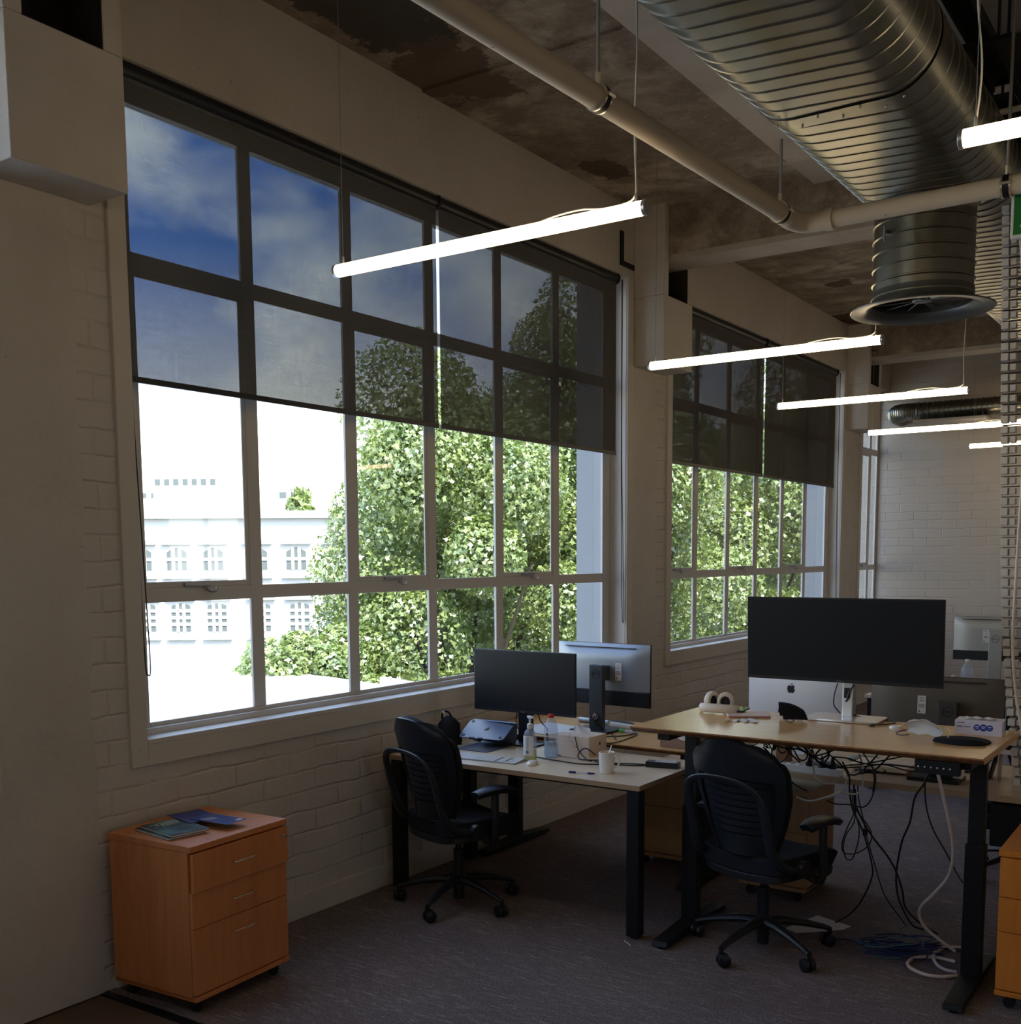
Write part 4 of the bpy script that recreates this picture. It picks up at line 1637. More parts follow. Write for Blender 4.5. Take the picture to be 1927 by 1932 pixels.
# ------------------------------------------------------------------ task chairs
def make_chair(label, loc, rz, base_rot):
    t = thing('office_chair', label, 'chair', loc, rz, group='black office chairs')
    B = M['black_plastic']
    q = MB()
    q.lathe([(0.030, 0.10), (0.045, 0.105), (0.045, 0.15), (0.030, 0.16), (0.026, 0.165), (0.026, 0.30), (0.016, 0.305), (0.016, 0.40)], (0, 0, 0), 20)
    q.lathe([(0.024, 0.03), (0.028, 0.035), (0.028, 0.11)], (0, 0, 0), 16)
    q.build('gas_column', B, t)
    for k in range(5):
        a = base_rot - rz + 2 * PI * k / 5
        dx, dy = math.cos(a), math.sin(a)
        q = MB()
        pts = [Vector((dx * r, dy * r, z)) for r, z in ((0.02, 0.135), (0.10, 0.135), (0.20, 0.118), (0.29, 0.095), (0.325, 0.082))]
        q.tube(pts, [0.030, 0.027, 0.022, 0.017, 0.014], 10, flat=0.8)
        lg = q.build('base_leg', B, t)
        q = MB()
        c = Vector((dx * 0.325, dy * 0.325, 0))
        wa = a + 0.9 + 0.5 * k
        wx, wy = math.cos(wa), math.sin(wa)
        cc = c + Vector((-wy, wx, 0)) * 0.012
        for s in (-1, 1):
            o_ = Vector((wx, wy, 0)) * (s * 0.015)
            q.tube([cc + o_ * 0.45 + Vector((0, 0, 0.031)), cc + o_ * 0.8 + Vector((0, 0, 0.031)), cc + o_ * 1.75 + Vector((0, 0, 0.031)), cc + o_ * 2.1 + Vector((0, 0, 0.031))], [0.027, 0.031, 0.029, 0.018], 18)
        q.cyl(c + Vector((0, 0, 0.035)), c + Vector((0, 0, 0.088)), 0.010, n=10)
        q.build('castor', B, lg, 0)
    # seat
    q = MB()

    def seat_top(u, v, dz, sh):
        x = (u - 0.5) * 2
        y = v
        w = 0.245 * (1 - 0.10 * abs(y * 2 - 1) ** 3) * sh
        yy = -0.20 + 0.47 * y
        z = 0.475 + dz - 0.016 * math.cos(x * 1.6) - 0.035 * max(0, y - 0.72) ** 2 * 12
        # rounded plan
        e = max(0, abs(x) - 0.6) / 0.4
        yy = 0.035 + (yy - 0.035) * (1 - 0.13 * e * e)
        return (x * w, yy, z)
    q.shell(lambda u, v: seat_top(u, v, -0.012, 1), 14, 14, 0.078)
    q.build('seat', M['black_fabric'], t, 0.012, seg=3)
    q = MB()
    q.shell(lambda u, v: seat_top(u, v, -0.066, 0.93), 10, 10, 0.035)
    q.box(-0.09, -0.14, 0.375, 0.09, 0.12, 0.425)
    q.cyl((-0.20, -0.02, 0.405), (0.26, -0.02, 0.405), 0.012, n=10)
    q.cyl((0.26, -0.02, 0.405), (0.285, -0.02, 0.405), 0.022, n=14)
    q.build('seat_mechanism', B, t, 0.004)
    # backrest: outline and curve
    zb0, zb1 = 0.50, 1.03

    def yb(v, x):
        z = v
        y = -0.215 - 0.045 * math.sin(min(1, v * 1.4) * PI) * 0.0 + (0.035 * math.sin(v * PI * 0.9)) - 0.120 * v
        return y + 0.075 * x * x

    def wid(v):
        return float(np.interp(v, [0, 0.12, 0.3, 0.5, 0.7, 0.84, 0.93, 1.0], [0.155, 0.185, 0.222, 0.252, 0.258, 0.244, 0.212, 0.160]))

    def back(u, v, v0=0, v1=1, off=0.0, ws=1.0):
        vv = v0 + (v1 - v0) * v
        x = (u - 0.5) * 2
        w = wid(vv) * ws
        zz = zb0 + (zb1 - zb0) * vv
        if vv > 0.75:
            e = (vv - 0.75) / 0.25
            zz -= 0.055 * e * abs(x) ** 2.5
        return (x * w, yb(vv, x) + off, zz)
    q = MB()
    q.shell(lambda u, v: back(u, v, 0.03, 1.0, 0.014), 16, 20, 0.030)
    q.build('backrest', M['black_fabric'], t, 0.008, seg=3)
    # outer flexing shell with its slots
    q = MB()
    q.shell(lambda u, v: back(u, v, 0.66, 0.995, -0.012, 0.985), 14, 8, 0.010)
    q.shell(lambda u, v: back(u, v, 0.0, 0.175, -0.012, 0.86), 12, 4, 0.008)
    nsl = 8
    for i in range(nsl):
        a0 = 0.19 + 0.47 * i / nsl
        q.shell(lambda u, v, a0=a0: back(u, v, a0, a0 + 0.47 / nsl - 0.012, -0.012 - 0.006 * math.sin(PI * u), 0.84), 12, 1, 0.006)
    for s in (0, 1):
        q.shell(lambda u, v, s=s: back((0.015 if s == 0 else 0.90) + 0.085 * u, v, 0.0, 0.70, -0.010), 2, 12, 0.010)
    q.build('back_shell', M['grey_plastic'], t)
    # wide hoop across the back, joined to the sides of the seat
    q = MB()
    pts = []
    for s in (-1, 1):
        arm = [(s * 0.235, -0.07, 0.445), (s * 0.228, -0.17, 0.465), (s * 0.212, -0.232, 0.53), (s * 0.206, -0.262, 0.62), (s * 0.205, -0.292, 0.72), (s * 0.190, -0.318, 0.80), (s * 0.135, -0.335, 0.842), (s * 0.05, -0.340, 0.858)]
        pts = arm if s == -1 else pts + arm[::-1]
    sp2 = spline(pts, 6)
    q.tube(sp2, [0.013 + 0.020 * abs(math.cos(PI * i / len(sp2))) ** 1.5 for i in range(len(sp2))], 10, flat=0.62)
    q.build('back_frame', M['grey_plastic'], t)
    q = MB()
    q.tube([(-0.245, -0.06, 0.435), (0.245, -0.06, 0.435)], 0.026, 14)
    for s in (-1, 1):
        q.cyl((s * 0.235, -0.07, 0.45), (s * 0.275, -0.07, 0.45), 0.038, n=24)
    q.build('back_pivot', B, t)
    for s in (-1, 1):
        q = MB()
        q.tube(spline([(s * 0.20, 0.02, 0.40), (s * 0.275, 0.02, 0.385), (s * 0.300, 0.02, 0.43), (s * 0.300, 0.015, 0.55), (s * 0.295, 0.02, 0.635)], 5), 0.022, 12, flat=0.75)
        ar = q.build('arm_support', B, t)
        q = MB()

        def pad(u, v, s=s):
            x = (u - 0.5) * 2
            w = 0.045 * (1 - 0.35 * abs(2 * v - 1) ** 3)
            return (s * (0.288 - 0.03 * v) + x * w, -0.10 + 0.28 * v, 0.662 - 0.010 * x * x - 0.022 * abs(v - 0.4) ** 2 * 4)
        q.shell(pad, 8, 12, 0.030)
        q.build('arm_pad', M['grey_plastic'], t, 0.005)
    return t


ch1 = make_chair('black office chair drawn up to the pale desk, nearest the wall', (0.545, 4.46, 0), rad(-17), rad(-82))
ch2 = make_chair('black office chair pushed under the raised standing desk', (2.135, 4.71, 0), rad(-15), rad(-103))
ch3 = make_chair('black office chair beyond the cable-strewn desk, only its base in view', (2.98, 6.62, 0), rad(165), rad(-62))
q = MB()
q.obox((-0.203, -0.309, 0.755), (0.016, 0.006, 0.030), rz=0.1)
tag(q.build('size_sticker', M['paper'], ch2), 'small white sticker')

# ================================================================== SCREENS
XR90 = (PI / 2, 0, 0)


def ring(q, c, R_, r, n=32, nrm='y'):
    pts = []
    for k in range(n):
        a = 2 * PI * k / n
        pts.append((c[0] + R_ * math.cos(a), c[1], c[2] + R_ * math.sin(a)))
    q.tube(pts, r, 6, closed=True)


def flat_poly(q, poly, y0, y1):
    q.prism(poly, y0, y1, lambda u, v, w: (u, w, v))


def dell_mark(t, c, s, m):
    """ringed maker's mark, seen from -y"""
    q = MB()
    ring(q, c, s, s * 0.055)
    q.build('maker_ring', m, t)
    text('maker_lettering', 'DELL', s * 0.72, t, (c[0], c[1] - 0.0005, c[2]), XR90, m)


def apple_mark(t, c, s, m, flip=1, tilt=None, nm='maker_mark'):
    P = []
    prof = [(0.0, 0.30), (0.14, 0.36), (0.28, 0.34), (0.38, 0.26), (0.30, 0.16), (0.29, 0.02), (0.40, -0.10), (0.34, -0.28), (0.22, -0.42), (0.10, -0.42), (0.0, -0.38),
            (-0.10, -0.42), (-0.22, -0.42), (-0.34, -0.26), (-0.40, -0.02), (-0.38, 0.20), (-0.26, 0.34), (-0.12, 0.36)]
    for (u, v) in prof:
        P.append((u * s * flip, v * s))
    q = MB()
    fn = tilt or (lambda u, v, w: (c[0] + u, c[1] + w, c[2] + v))
    q.prism(P, -0.0006, 0.0006, fn)
    lf = [(0.0, 0.40), (0.02, 0.52), (0.12, 0.60), (0.13, 0.50), (0.08, 0.42)]
    q.prism([(u * s * flip, v * s) for (u, v) in lf], -0.0006, 0.0006, fn)
    return q.build(nm, m, t)


# screen facing the camera side (-y): panel, stand
def front_monitor(label, cx, y, zb, w, h, zdesk, stand, rz=0.0, post_dx=0.0, post_w=0.10, tilt=0.0, big=False):
    t = thing('monitor', label, 'monitor', (cx, y, zdesk), rz)
    z0 = zb - zdesk
    R = Matrix.Rotation(-tilt, 3, 'X')
    c = Vector((0, 0, z0 + h / 2))

    def tl(q):
        q.v = [c + R @ (Vector(v) - c) for v in q.v]
        return q
    q = MB()
    q.box(-w / 2, 0, z0, w / 2, 0.016, z0 + h)
    q.obox((0, 0.03, z0 + h * 0.48), (w * 0.62, 0.04, h * 0.62))
    tl(q).build('housing', M['black_plastic'], t, 0.004)
    q = MB()
    q.box(-w / 2 + 0.006, -0.0012, z0 + 0.016, w / 2 - 0.006, 0.0, z0 + h - 0.006)
    tl(q).build('screen', M['screen'], t)
    if stand == 'dark':
        q = MB()
        q.box(post_dx - post_w / 2, 0.06, 0.008, post_dx + post_w / 2, 0.10, z0 + h * 0.5)
        q.box(post_dx - 0.05, 0.04, z0 + h * 0.3, post_dx + 0.05, 0.07, z0 + h * 0.6)
        q.build('stand_post', M['black_plastic'], t, 0.006)
        q = MB()
        q.prism(rrect(0.26, 0.15, 0.012, 3, post_dx, 0.035), 0.001, 0.010, lambda u, v, w_: (u, v, w_))
        q.build('stand_base', M['grey_plastic'], t, 0.002)
    else:
        q = MB()
        q.box(post_dx - 0.022, 0.11, 0.008, post_dx + 0.030, 0.17, z0 + h * 0.5)
        q.box(post_dx - 0.05, 0.045, z0 + h * 0.3, post_dx + 0.05, 0.12, z0 + h * 0.6)
        q.build('stand_post', M['alu'], t, 0.006)
        q = MB()
        q.box(post_dx - 0.012, 0.108, 0.10, post_dx + 0.016, 0.112, 0.15)
        tag(q.build('cable_clip', M['grey_plastic'], t, 0.002), 'dark cable clip')
        q = MB()
        q.prism(rrect(0.345, 0.215, 0.012, 3, post_dx + 0.005, 0.09), 0.001, 0.012, lambda u, v, w_: (u, v, w_))
        q.build('stand_base', M['alu'], t, 0.002)
    text('maker_lettering', 'DELL', 0.014, t, (0, -0.002, z0 + 0.008), XR90, M['ink_grey'])
    return t


m1 = front_monitor('black monitor with its dark screen towards us on the pale desk', 0.535, 5.10, 0.940, 0.692, 0.357, 0.753, 'dark', 0, -0.035, 0.085)
bigm = front_monitor('very wide black monitor on the raised standing desk', 2.365, 5.02, 1.233, 0.917, 0.397, 1.05, 'alu', 0, 0.0, tilt=rad(-3))


def back_monitor(label, cx, y, zb, w, h, zdesk, rz=0.0, post_dx=0.0, band=0.25, top_band=False, body_m=None, post_m=None, post_top=None, sticker=0.07, base=True, tilt=0.0, hole=True, mark=True):
    """we look at its back"""
    body_m = body_m or M['silver']
    post_m = post_m or M['stand_grey']
    t = thing('monitor', label, 'monitor', (cx, y, zdesk), rz)
    z0 = zb - zdesk
    c = Vector((0, 0, z0))
    R = Matrix.Rotation(tilt, 3, 'X')

    def tl(q):
        q.v = [c + R @ (Vector(v) - c) for v in q.v]
        return q
    q = MB()
    q.box(-w / 2 - 0.003, 0.030, z0 - 0.002, w / 2 + 0.003, 0.042, z0 + h + 0.002)
    tl(q).build('screen_edge', M['black_plastic'], t, 0.003)
    q = MB()
    zb_ = z0 + h * band
    # back cover swelling towards the middle
    n1, n2 = 12, 8

    def cov(u, v):
        x = (u - 0.5) * w
        z = zb_ + (z0 + h - zb_) * v
        e = min(1, min(u, 1 - u) / 0.16) ** 0.7
        e2 = min(1, (1 - v) / 0.24) ** 0.7
        return (x, 0.028 - 0.030 * min(e, e2), z)
    b0 = len(q.v)
    for i in range(n1 + 1):
        for j in range(n2 + 1):
            q.v.append(Vector(cov(i / n1, j / n2)))
    for i in range(n1):
        for j in range(n2):
            q.face((b0 + i * (n2 + 1) + j, b0 + (i + 1) * (n2 + 1) + j, b0 + (i + 1) * (n2 + 1) + j + 1, b0 + i * (n2 + 1) + j + 1))
    tl(q).build('back_cover', body_m, t)
    q = MB()
    q.box(-w / 2 + 0.002, 0.0, z0 + 0.002, w / 2 - 0.002, 0.030, zb_ + 0.001)
    tl(q).build('lower_band', M['black_plastic'] if not top_band else body_m, t, 0.006)
    q = MB()
    q.box(-w * 0.40, -0.0035 + 0.006, z0 + h * 0.935, w * 0.37, 0.012, z0 + h * 0.945)
    tl(q).build('vent_slot', M['ink'], t)
    pt_ = (post_top or z0 + h * 0.68)
    q = MB()
    q.box(post_dx - 0.046, -0.115, 0.008, post_dx + 0.046, -0.075, pt_)
    q.box(post_dx - 0.03, -0.08, z0 + h * 0.42, post_dx + 0.03, 0.0, pt_ - 0.01)
    q.build('stand_post', post_m, t, 0.004)
    if mark:
        dell_mark(t, (post_dx, -0.1165, pt_ - 0.052), 0.026, M['ink'])
    if hole:
        q = MB()
        for k in range(1):
            ring(q, (post_dx, -0.116, 0.085), 0.024, 0.004)
        q.build('cable_hole', M['ink'], t)
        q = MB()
        flat_poly(q, [(post_dx + 0.022 * math.cos(2 * PI * k / 20), 0.085 + 0.022 * math.sin(2 * PI * k / 20)) for k in range(20)], -0.1162, -0.1152)  # pale disc, daylight behind the hole put into its colour
        tag(q.build('hole_daylight_disc', M['paper'], t), 'pale disc standing for daylight through the hole')
        for k in range(3):
            q = MB()
            q.tube(spline([(post_dx - 0.01 + 0.01 * k, -0.118, 0.09 + 0.005 * k), (post_dx - 0.002 + 0.012 * k, -0.125, 0.05), (post_dx + 0.01 + 0.03 * k, -0.125, 0.02), (post_dx + 0.04 + 0.03 * k, -0.15 - 0.02 * k, 0.004)]), 0.0026, 6)
            q.build('cable', M['black_cable'], t)
    if sticker:
        q = MB()
        sx = post_dx + sticker
        q.box(sx, -0.0045, z0 + h * 0.42, sx + 0.042, -0.0030, z0 + h * 0.70)
        st = tl(q).build('rating_sticker', M['paper'], t)
        q = MB()
        for k, (a, b2, c2) in enumerate(((0.008, 0.030, 0.66), (0.010, 0.034, 0.62), (0.006, 0.036, 0.555), (0.006, 0.036, 0.535), (0.006, 0.036, 0.515))):
            q.box(sx + a, -0.0052, z0 + h * c2, sx + b2, -0.0046, z0 + h * (c2 + 0.010))
        q.box(sx + 0.006, -0.0052, z0 + h * 0.44, sx + 0.014, -0.0046, z0 + h * 0.47)
        tl(q).build('sticker_print', M['ink_grey'], st)
    if base:
        q = MB()
        q.prism([(-0.13, -0.20), (0.13, -0.20), (0.13, -0.03), (0.06, 0.03), (-0.06, 0.03), (-0.13, -0.03)], 0.001, 0.012, lambda u, v, w_: (post_dx + u, v, w_))
        q.build('stand_base', M['grey_plastic'], t, 0.002)
    return t


back_monitor('silver backed monitor turned away on the lowered standing desk by the window', 0.700, 5.70, 0.930, 0.650, 0.375, 0.79, rad(-2.5), post_dx=0.035, band=0.25)
back_monitor('dark monitor seen from behind, standing just past the tissue box', 2.60, 5.86, 0.86, 0.66, 0.335, 0.745, rad(1), post_dx=0.085, band=0.02, top_band=True,
             body_m=mat('bronze grey back', (0.14, 0.12, 0.10), 0.45, 0.3), post_m=mat('dark bronze stand', (0.07, 0.065, 0.06), 0.5), sticker=-0.17, post_top=0.34, hole=False)
back_monitor('grey backed monitor on the far desk before the brick end wall', 2.33, 8.88, 1.015, 0.60, 0.335, 0.745, rad(2), post_dx=0.02, band=0.22,
             body_m=mat('dull silver back', (0.40, 0.40, 0.38), 0.4, 0.4), post_m=mat('dull silver stand', (0.40, 0.40, 0.38), 0.4, 0.4), sticker=-0.105)

# all-in-one computer with a pale aluminium back
t = thing('computer', 'pale aluminium all-in-one computer seen from behind, partly hidden by the wide monitor', 'computer', (1.87, 5.85, 0.745))
q = MB()
n1, n2 = 14, 10


def ima(u, v):
    x = (u - 0.5) * 0.565
    e = math.sin(PI * min(1, max(0, u))) ** 0.6
    return (x, 0.0 - 0.030 * e * math.sin(PI * (0.15 + 0.7 * v)), 0.10 + 0.42 * v)


q.shell(ima, n1, n2, 0.004)
q.box(-0.2825, 0.0, 0.10, 0.2825, 0.006, 0.52)
q.build('back_cover', M['imac'], t)
q = MB()
q.prism([(-0.10, 0.0), (-0.095, 0.004), (0.05, 0.006), (0.02, 0.30), (0.012, 0.30), (0.042, 0.0)], -0.09, 0.09, lambda u, v, w: (w, u - 0.03, v))
q.build('stand', M['imac'], t, 0.002)
apple_mark(t, (-0.025, -0.0325, 0.345), 0.055, M['ink'])
q = MB()
for k in range(5):
    q.box(-0.10 + 0.022 * k, -0.034, 0.16, -0.088 + 0.022 * k, -0.030, 0.170)
q.build('port_row', M['ink'], t)

# ================================================================== SMALL THINGS ON THE PALE DESK
DZ = 0.753
# slanted laptop stand with its pale plate
t = thing('laptop_stand', 'blue-grey aluminium laptop stand with a round-cornered slanted plate', 'laptop stand', (0.42, 4.93, DZ))
ex = Vector((0.285, 0.03, 0)).normalized()
p_bl = Vector((0.212, 4.90, DZ + 0.050))
up_ = (Vector((0.205, 5.05, DZ + 0.135)) - p_bl)
L_ = up_.length
upn = up_.normalized()
nn = ex.cross(upn).normalized()
q = MB()
pc = p_bl + ex * 0.15 + upn * (L_ / 2)
q.prism(rrect(0.295, L_, 0.028, 5), -0.003, 0.003, lambda u, v, w: pc + ex * u + upn * v + nn * w)
q.build('plate', M['alu_dark'], t, 0.0015, world=True)
q = MB()
prof = [(0.0, L_), (0.015, L_ - 0.002), (0.026, L_ - 0.02)]
sh = []
top = p_bl + upn * L_
for (py_, pz_) in ((top.y, top.z), (top.y + 0.018, top.z - 0.012), (top.y + 0.022, top.z - 0.04), (top.y + 0.016, DZ + 0.02), (top.y + 0.0, DZ + 0.004), (top.y - 0.03, DZ + 0.003), (4.80, DZ + 0.003)):
    sh.append((py_, pz_))
shp = spline([(0, a, b2) for a, b2 in sh], 5)
q.shell(lambda u, v: (0.27 + 0.22 * u + (0.03 * (1 - v) if u > 0.5 else 0), shp[min(len(shp) - 1, int(round(v * (len(shp) - 1))))].y, shp[min(len(shp) - 1, int(round(v * (len(shp) - 1))))].z), 4, len(shp) - 1, 0.005)
q.build('curved_foot', M['alu_dark'], t, world=True)
for (u, v) in ((-0.125, L_ / 2 - 0.022), (0.125, L_ / 2 - 0.022), (-0.120, -L_ / 2 + 0.022), (0.120, -L_ / 2 + 0.022)):
    q = MB()
    b3 = pc + ex * u + upn * v + nn * 0.0
    q.cyl(b3 + nn * 0.002, b3 + nn * 0.006, 0.009, n=16)
    q.cyl(b3 - nn * 0.002, b3 - nn * 0.006, 0.009, n=16)
    q.build('rubber_foot', M['grey_plastic'], t, world=True)
for u in (-0.055, 0.0):
    q = MB()
    b3 = pc + ex * u - upn * (L_ / 2 - 0.002)
    q.obox(b3, (0.034, 0.012, 0.012), R=Matrix((ex, upn, nn)).transposed())
    q.build('lip', M['black_plastic'], t, 0.002, world=True)
sgn = 1 if nn.z > 0 else -1
q = MB()
prof = [(-0.016, -0.006), (-0.006, -0.012), (0.010, -0.010), (0.016, 0.002), (0.010, 0.014), (0.006, 0.018), (-0.004, 0.008)]
q.prism(prof, 0.0032 * sgn, 0.0042 * sgn, lambda u, v, w: pc + ex * u + upn * v + nn * w)
q.build('cut_out_mark', M['ink'], t, world=True)

# black bag
t = thing('bag', 'black bag slumped on the pale desk behind the chair', 'bag', (0.13, 4.93, DZ))
q = MB()
q.lathe([(0.07, 0.0), (0.082, 0.02), (0.080, 0.07), (0.066, 0.12), (0.042, 0.15), (0.018, 0.162)], (0, 0, 0), 22, sx=0.95, sy=0.8)
o = q.build('bag_body', M['black_fabric'], t)
for v in o.data.vertices:
    v.co.x += 0.008 * math.sin(v.co.z * 60 + v.co.y * 40)
q = MB()
q.tube(spline([(-0.04, -0.01, 0.14), (-0.03, -0.02, 0.175), (0.0, -0.02, 0.19), (0.02, -0.015, 0.175), (0.03, -0.01, 0.14)]), 0.006, 8)
q.build('bag_strap', M['black_fabric'], t)
q = MB()
q.obox((-0.01, -0.03, 0.18), (0.025, 0.004, 0.014), ry=0.4)
tag(q.build('buckle', M['chrome'], t, 0.001), 'shiny buckle')
q = MB()
q.lathe([(0.045, 0.0), (0.052, 0.01), (0.052, 0.055), (0.046, 0.066), (0.001, 0.068)], (0.235, 5.12, DZ), 24, sx=1.3, sy=0.9)
solo('pouch', q, mat('navy pouch', (0.035, 0.055, 0.12), 0.5), 'small navy pouch between the black bag and the laptop stand', 'pouch')

# keyboard
kc = Vector((0.60, 4.640, DZ))
t = thing('keyboard', 'long white keyboard at the edge of the pale desk', 'keyboard', tuple(kc), rad(4))
q = MB()
q.prism([(-0.057, 0.0), (-0.057, 0.004), (0.057, 0.011), (0.057, 0.0)], -0.209, 0.209, lambda u, v, w: (w, u, v))
q.build('keyboard_body', mat('grey keyboard tray', (0.30, 0.31, 0.34), 0.5), t, 0.002)
q = MB()
for r_ in range(6):
    y = -0.046 + r_ * 0.0186
    z = 0.0045 + (y + 0.057) / 0.114 * 0.007
    x = -0.200
    kx = 0
    while x < 0.196:
        wk = 0.0155
        if r_ == 0 and 4 <= kx < 5:
            wk = 0.092
        if not (0.075 < x < 0.085) and not (0.128 < x < 0.138):
            q.obox((x + wk / 2, y, z + 0.0015), (wk, 0.0155, 0.003))
        x += wk + 0.0032
        kx += 1
q.build('keys', M['white'], t)

t = thing('computer_mouse', 'white computer mouse in front of the soap bottle', 'mouse', (0.885, 4.655, DZ), rad(20))
q = MB()
q.lathe([(0.96, 0.0), (1.0, 0.006), (0.97, 0.012), (0.80, 0.018), (0.5, 0.0215), (0.001, 0.0225)], (0, 0, 0), 32, sx=0.029, sy=0.056)
q.build('mouse_shell', M['ceramic'], t)

# pump soap bottle
t = thing('soap_bottle', 'clear pump bottle a third full of yellow soap', 'bottle', (0.817, 4.74, DZ))
q = MB()
bp_ = [(0.001, 0.001), (0.034, 0.001), (0.038, 0.008), (0.038, 0.07), (0.037, 0.13), (0.033, 0.15), (0.024, 0.162), (0.014, 0.168), (0.013, 0.178)]
q.lathe(bp_, (0, 0, 0), 32, cap=False, sy=0.68)
q.build('bottle_body', M['clear'], t)
q = MB()
q.lathe([(0.001, 0.003), (0.032, 0.003), (0.036, 0.010), (0.036, 0.062), (0.001, 0.062)], (0, 0, 0), 32, sy=0.66)
tag(q.build('soap', M['liquid'], t), 'yellow liquid soap')
q = MB()
q.shell(lambda u, v: (0.0385 * math.sin((u - 0.5) * 2.0), -0.0262 * math.cos((u - 0.5) * 2.0) - 0.0004, 0.03 + 0.105 * v), 10, 2, 0.0006)
lb = q.build('front_label', M['paper'], t)
q = MB()
for k in range(12):
    wl = 0.020 if k < 9 else 0.014
    q.obox((0.0, -0.0275, 0.126 - k * 0.0055), (wl * (1 - 0.2 * (k % 3)), 0.0006, 0.0016))
for k in range(9):
    q.obox((-0.008 + k * 0.0019, -0.0275, 0.050), (0.0009, 0.0006, 0.016))
q.build('label_print', M['ink_grey'], lb)
q = MB()
q.lathe([(0.015, 0.172), (0.0155, 0.176), (0.0155, 0.196), (0.008, 0.200), (0.006, 0.202), (0.006, 0.225), (0.001, 0.226)], (0, 0, 0), 24)
q.obox((0.004, -0.002, 0.236), (0.040, 0.015, 0.008), rz=-0.3)
q.obox((0.022, -0.009, 0.2325), (0.010, 0.008, 0.010), rz=-0.3)
q.lathe([(0.012, 0.226), (0.013, 0.230), (0.012, 0.238), (0.001, 0.240)], (0, 0, 0), 20)
q.build('pump', M['white'], t, 0.0008)

# water bottle
t = thing('water_bottle', 'clear plastic water bottle with a red cap', 'bottle', (0.857, 4.885, DZ))
q = MB()
q.lathe([(0.001, 0.004), (0.02, 0.001), (0.034, 0.004), (0.038, 0.014), (0.038, 0.04), (0.036, 0.045), (0.038, 0.05), (0.036, 0.085), (0.0385, 0.09), (0.0385, 0.135), (0.037, 0.15), (0.033, 0.175), (0.024, 0.198), (0.0145, 0.212), (0.0135, 0.222)], (0, 0, 0), 36, cap=False)
q.build('bottle_body', M['clear'], t)
q = MB()
q.lathe([(0.001, 0.005), (0.032, 0.006), (0.036, 0.014), (0.036, 0.085), (0.001, 0.0855)], (0, 0, 0), 32)
q.build('water', M['water'], t)
q = MB()
q.lathe([(0.0155, 0.216), (0.016, 0.218), (0.016, 0.232), (0.0145, 0.235), (0.001, 0.235)], (0, 0, 0), 28)
tag(q.build('bottle_cap', M['red'], t, 0.0006), 'red screw cap')
q = MB()
q.cyl((0, -0.0388, 0.129), (0, -0.0396, 0.129), 0.007, n=16)
for k, z in enumerate((0.115, 0.104, 0.093)):
    q.obox((0, -0.0392, z), (0.018 - 0.004 * (k % 2), 0.0008, 0.003))
    q.obox((0.005 - 0.009 * (k % 2), -0.0392, z - 0.005), (0.003, 0.0008, 0.008))
q.build('bottle_print', M['ink'], t)

# leaf patterned tissue box
t = thing('tissue_box', 'pinkish square tissue box with a leaf drawing, tissue pulled up', 'tissue box', (0.935, 5.075, DZ), rad(-2))
q = MB()
q.box(-0.105, -0.09, 0.0, 0.105, 0.09, 0.108)
q.build('carton', M['card_pink'], t, 0.0015)
q = MB()
for (a, b2, c2, d2) in ((-0.02, 0.03, -0.075, 0.10), (-0.02, 0.03, -0.06, 0.05), (0.02, 0.02, 0.07, 0.085), (0.02, 0.02, 0.045, 0.10)):
    pass
leafp = spline([(0.075, -0.0905, 0.0), (0.04, -0.0905, 0.035), (0.0, -0.0905, 0.07), (-0.03, -0.0905, 0.105)])
q.tube(leafp, 0.0008, 5)
for k in range(4):
    b3 = leafp[4 + k * 4]
    q.tube(spline([b3, b3 + Vector((-0.022, 0, 0.004)), b3 + Vector((-0.045, 0, -0.002 + 0.004 * k))]), 0.0006, 5)
    q.tube(spline([b3, b3 + Vector((0.004, 0, 0.018)), b3 + Vector((0.002, 0, 0.030))]), 0.0006, 5)
q.build('leaf_drawing', M['ink_grey'], t)
q = MB()
apple_q = [(0.105, 0.02, 0.062), ]
q.obox((0.1055, 0.02, 0.062), (0.001, 0.014, 0.016))
q.build('side_print', M['ink'], t)
q = MB()
q.shell(lambda u, v: (-0.055 + 0.11 * u + 0.02 * (v - 0.5), 0.01 * math.sin(u * 7 + v * 4), 0.106 + 0.052 * v * (0.55 + 0.45 * math.sin(PI * min(1, u * 1.25))) + 0.01 * math.sin(u * 9) * v), 14, 7, 0.0015)
q.build('pulled_tissue', M['paper'], t)

# mug
t = thing('mug', 'white mug with a spoon handle showing, at the front of the pale desk', 'mug', (1.318, 4.675, DZ))
q = MB()
q.lathe([(0.001, 0.004), (0.030, 0.004), (0.030, 0.001), (0.033, 0.001), (0.037, 0.03), (0.0395, 0.07), (0.0410, 0.104), (0.0395, 0.1055), (0.0375, 0.104), (0.0365, 0.07), (0.033, 0.02), (0.001, 0.014)], (0, 0, 0), 40, cap=False)
q.build('cup', M['ceramic'], t)
q = MB()
q.tube(spline([(0.036, 0.0, 0.085), (0.052, 0.003, 0.092), (0.068, 0.005, 0.078), (0.068, 0.005, 0.055), (0.055, 0.003, 0.036), (0.034, 0.0, 0.030)], 6), 0.0055, 12, flat=0.75)
q.build('handle', M['ceramic'], t)
q = MB()
q.lathe([(0.001, 0.098), (0.0372, 0.098)], (0, 0, 0), 30, cap=False)
q.build('drink', mat('milky drink', (0.45, 0.30, 0.18), 0.3), t)
q = MB()
q.tube([(-0.01, 0.0, 0.03), (0.012, 0.028, 0.135)], [0.0025, 0.002], 8)
tag(q.build('spoon', M['alu'], t), 'thin metal spoon')

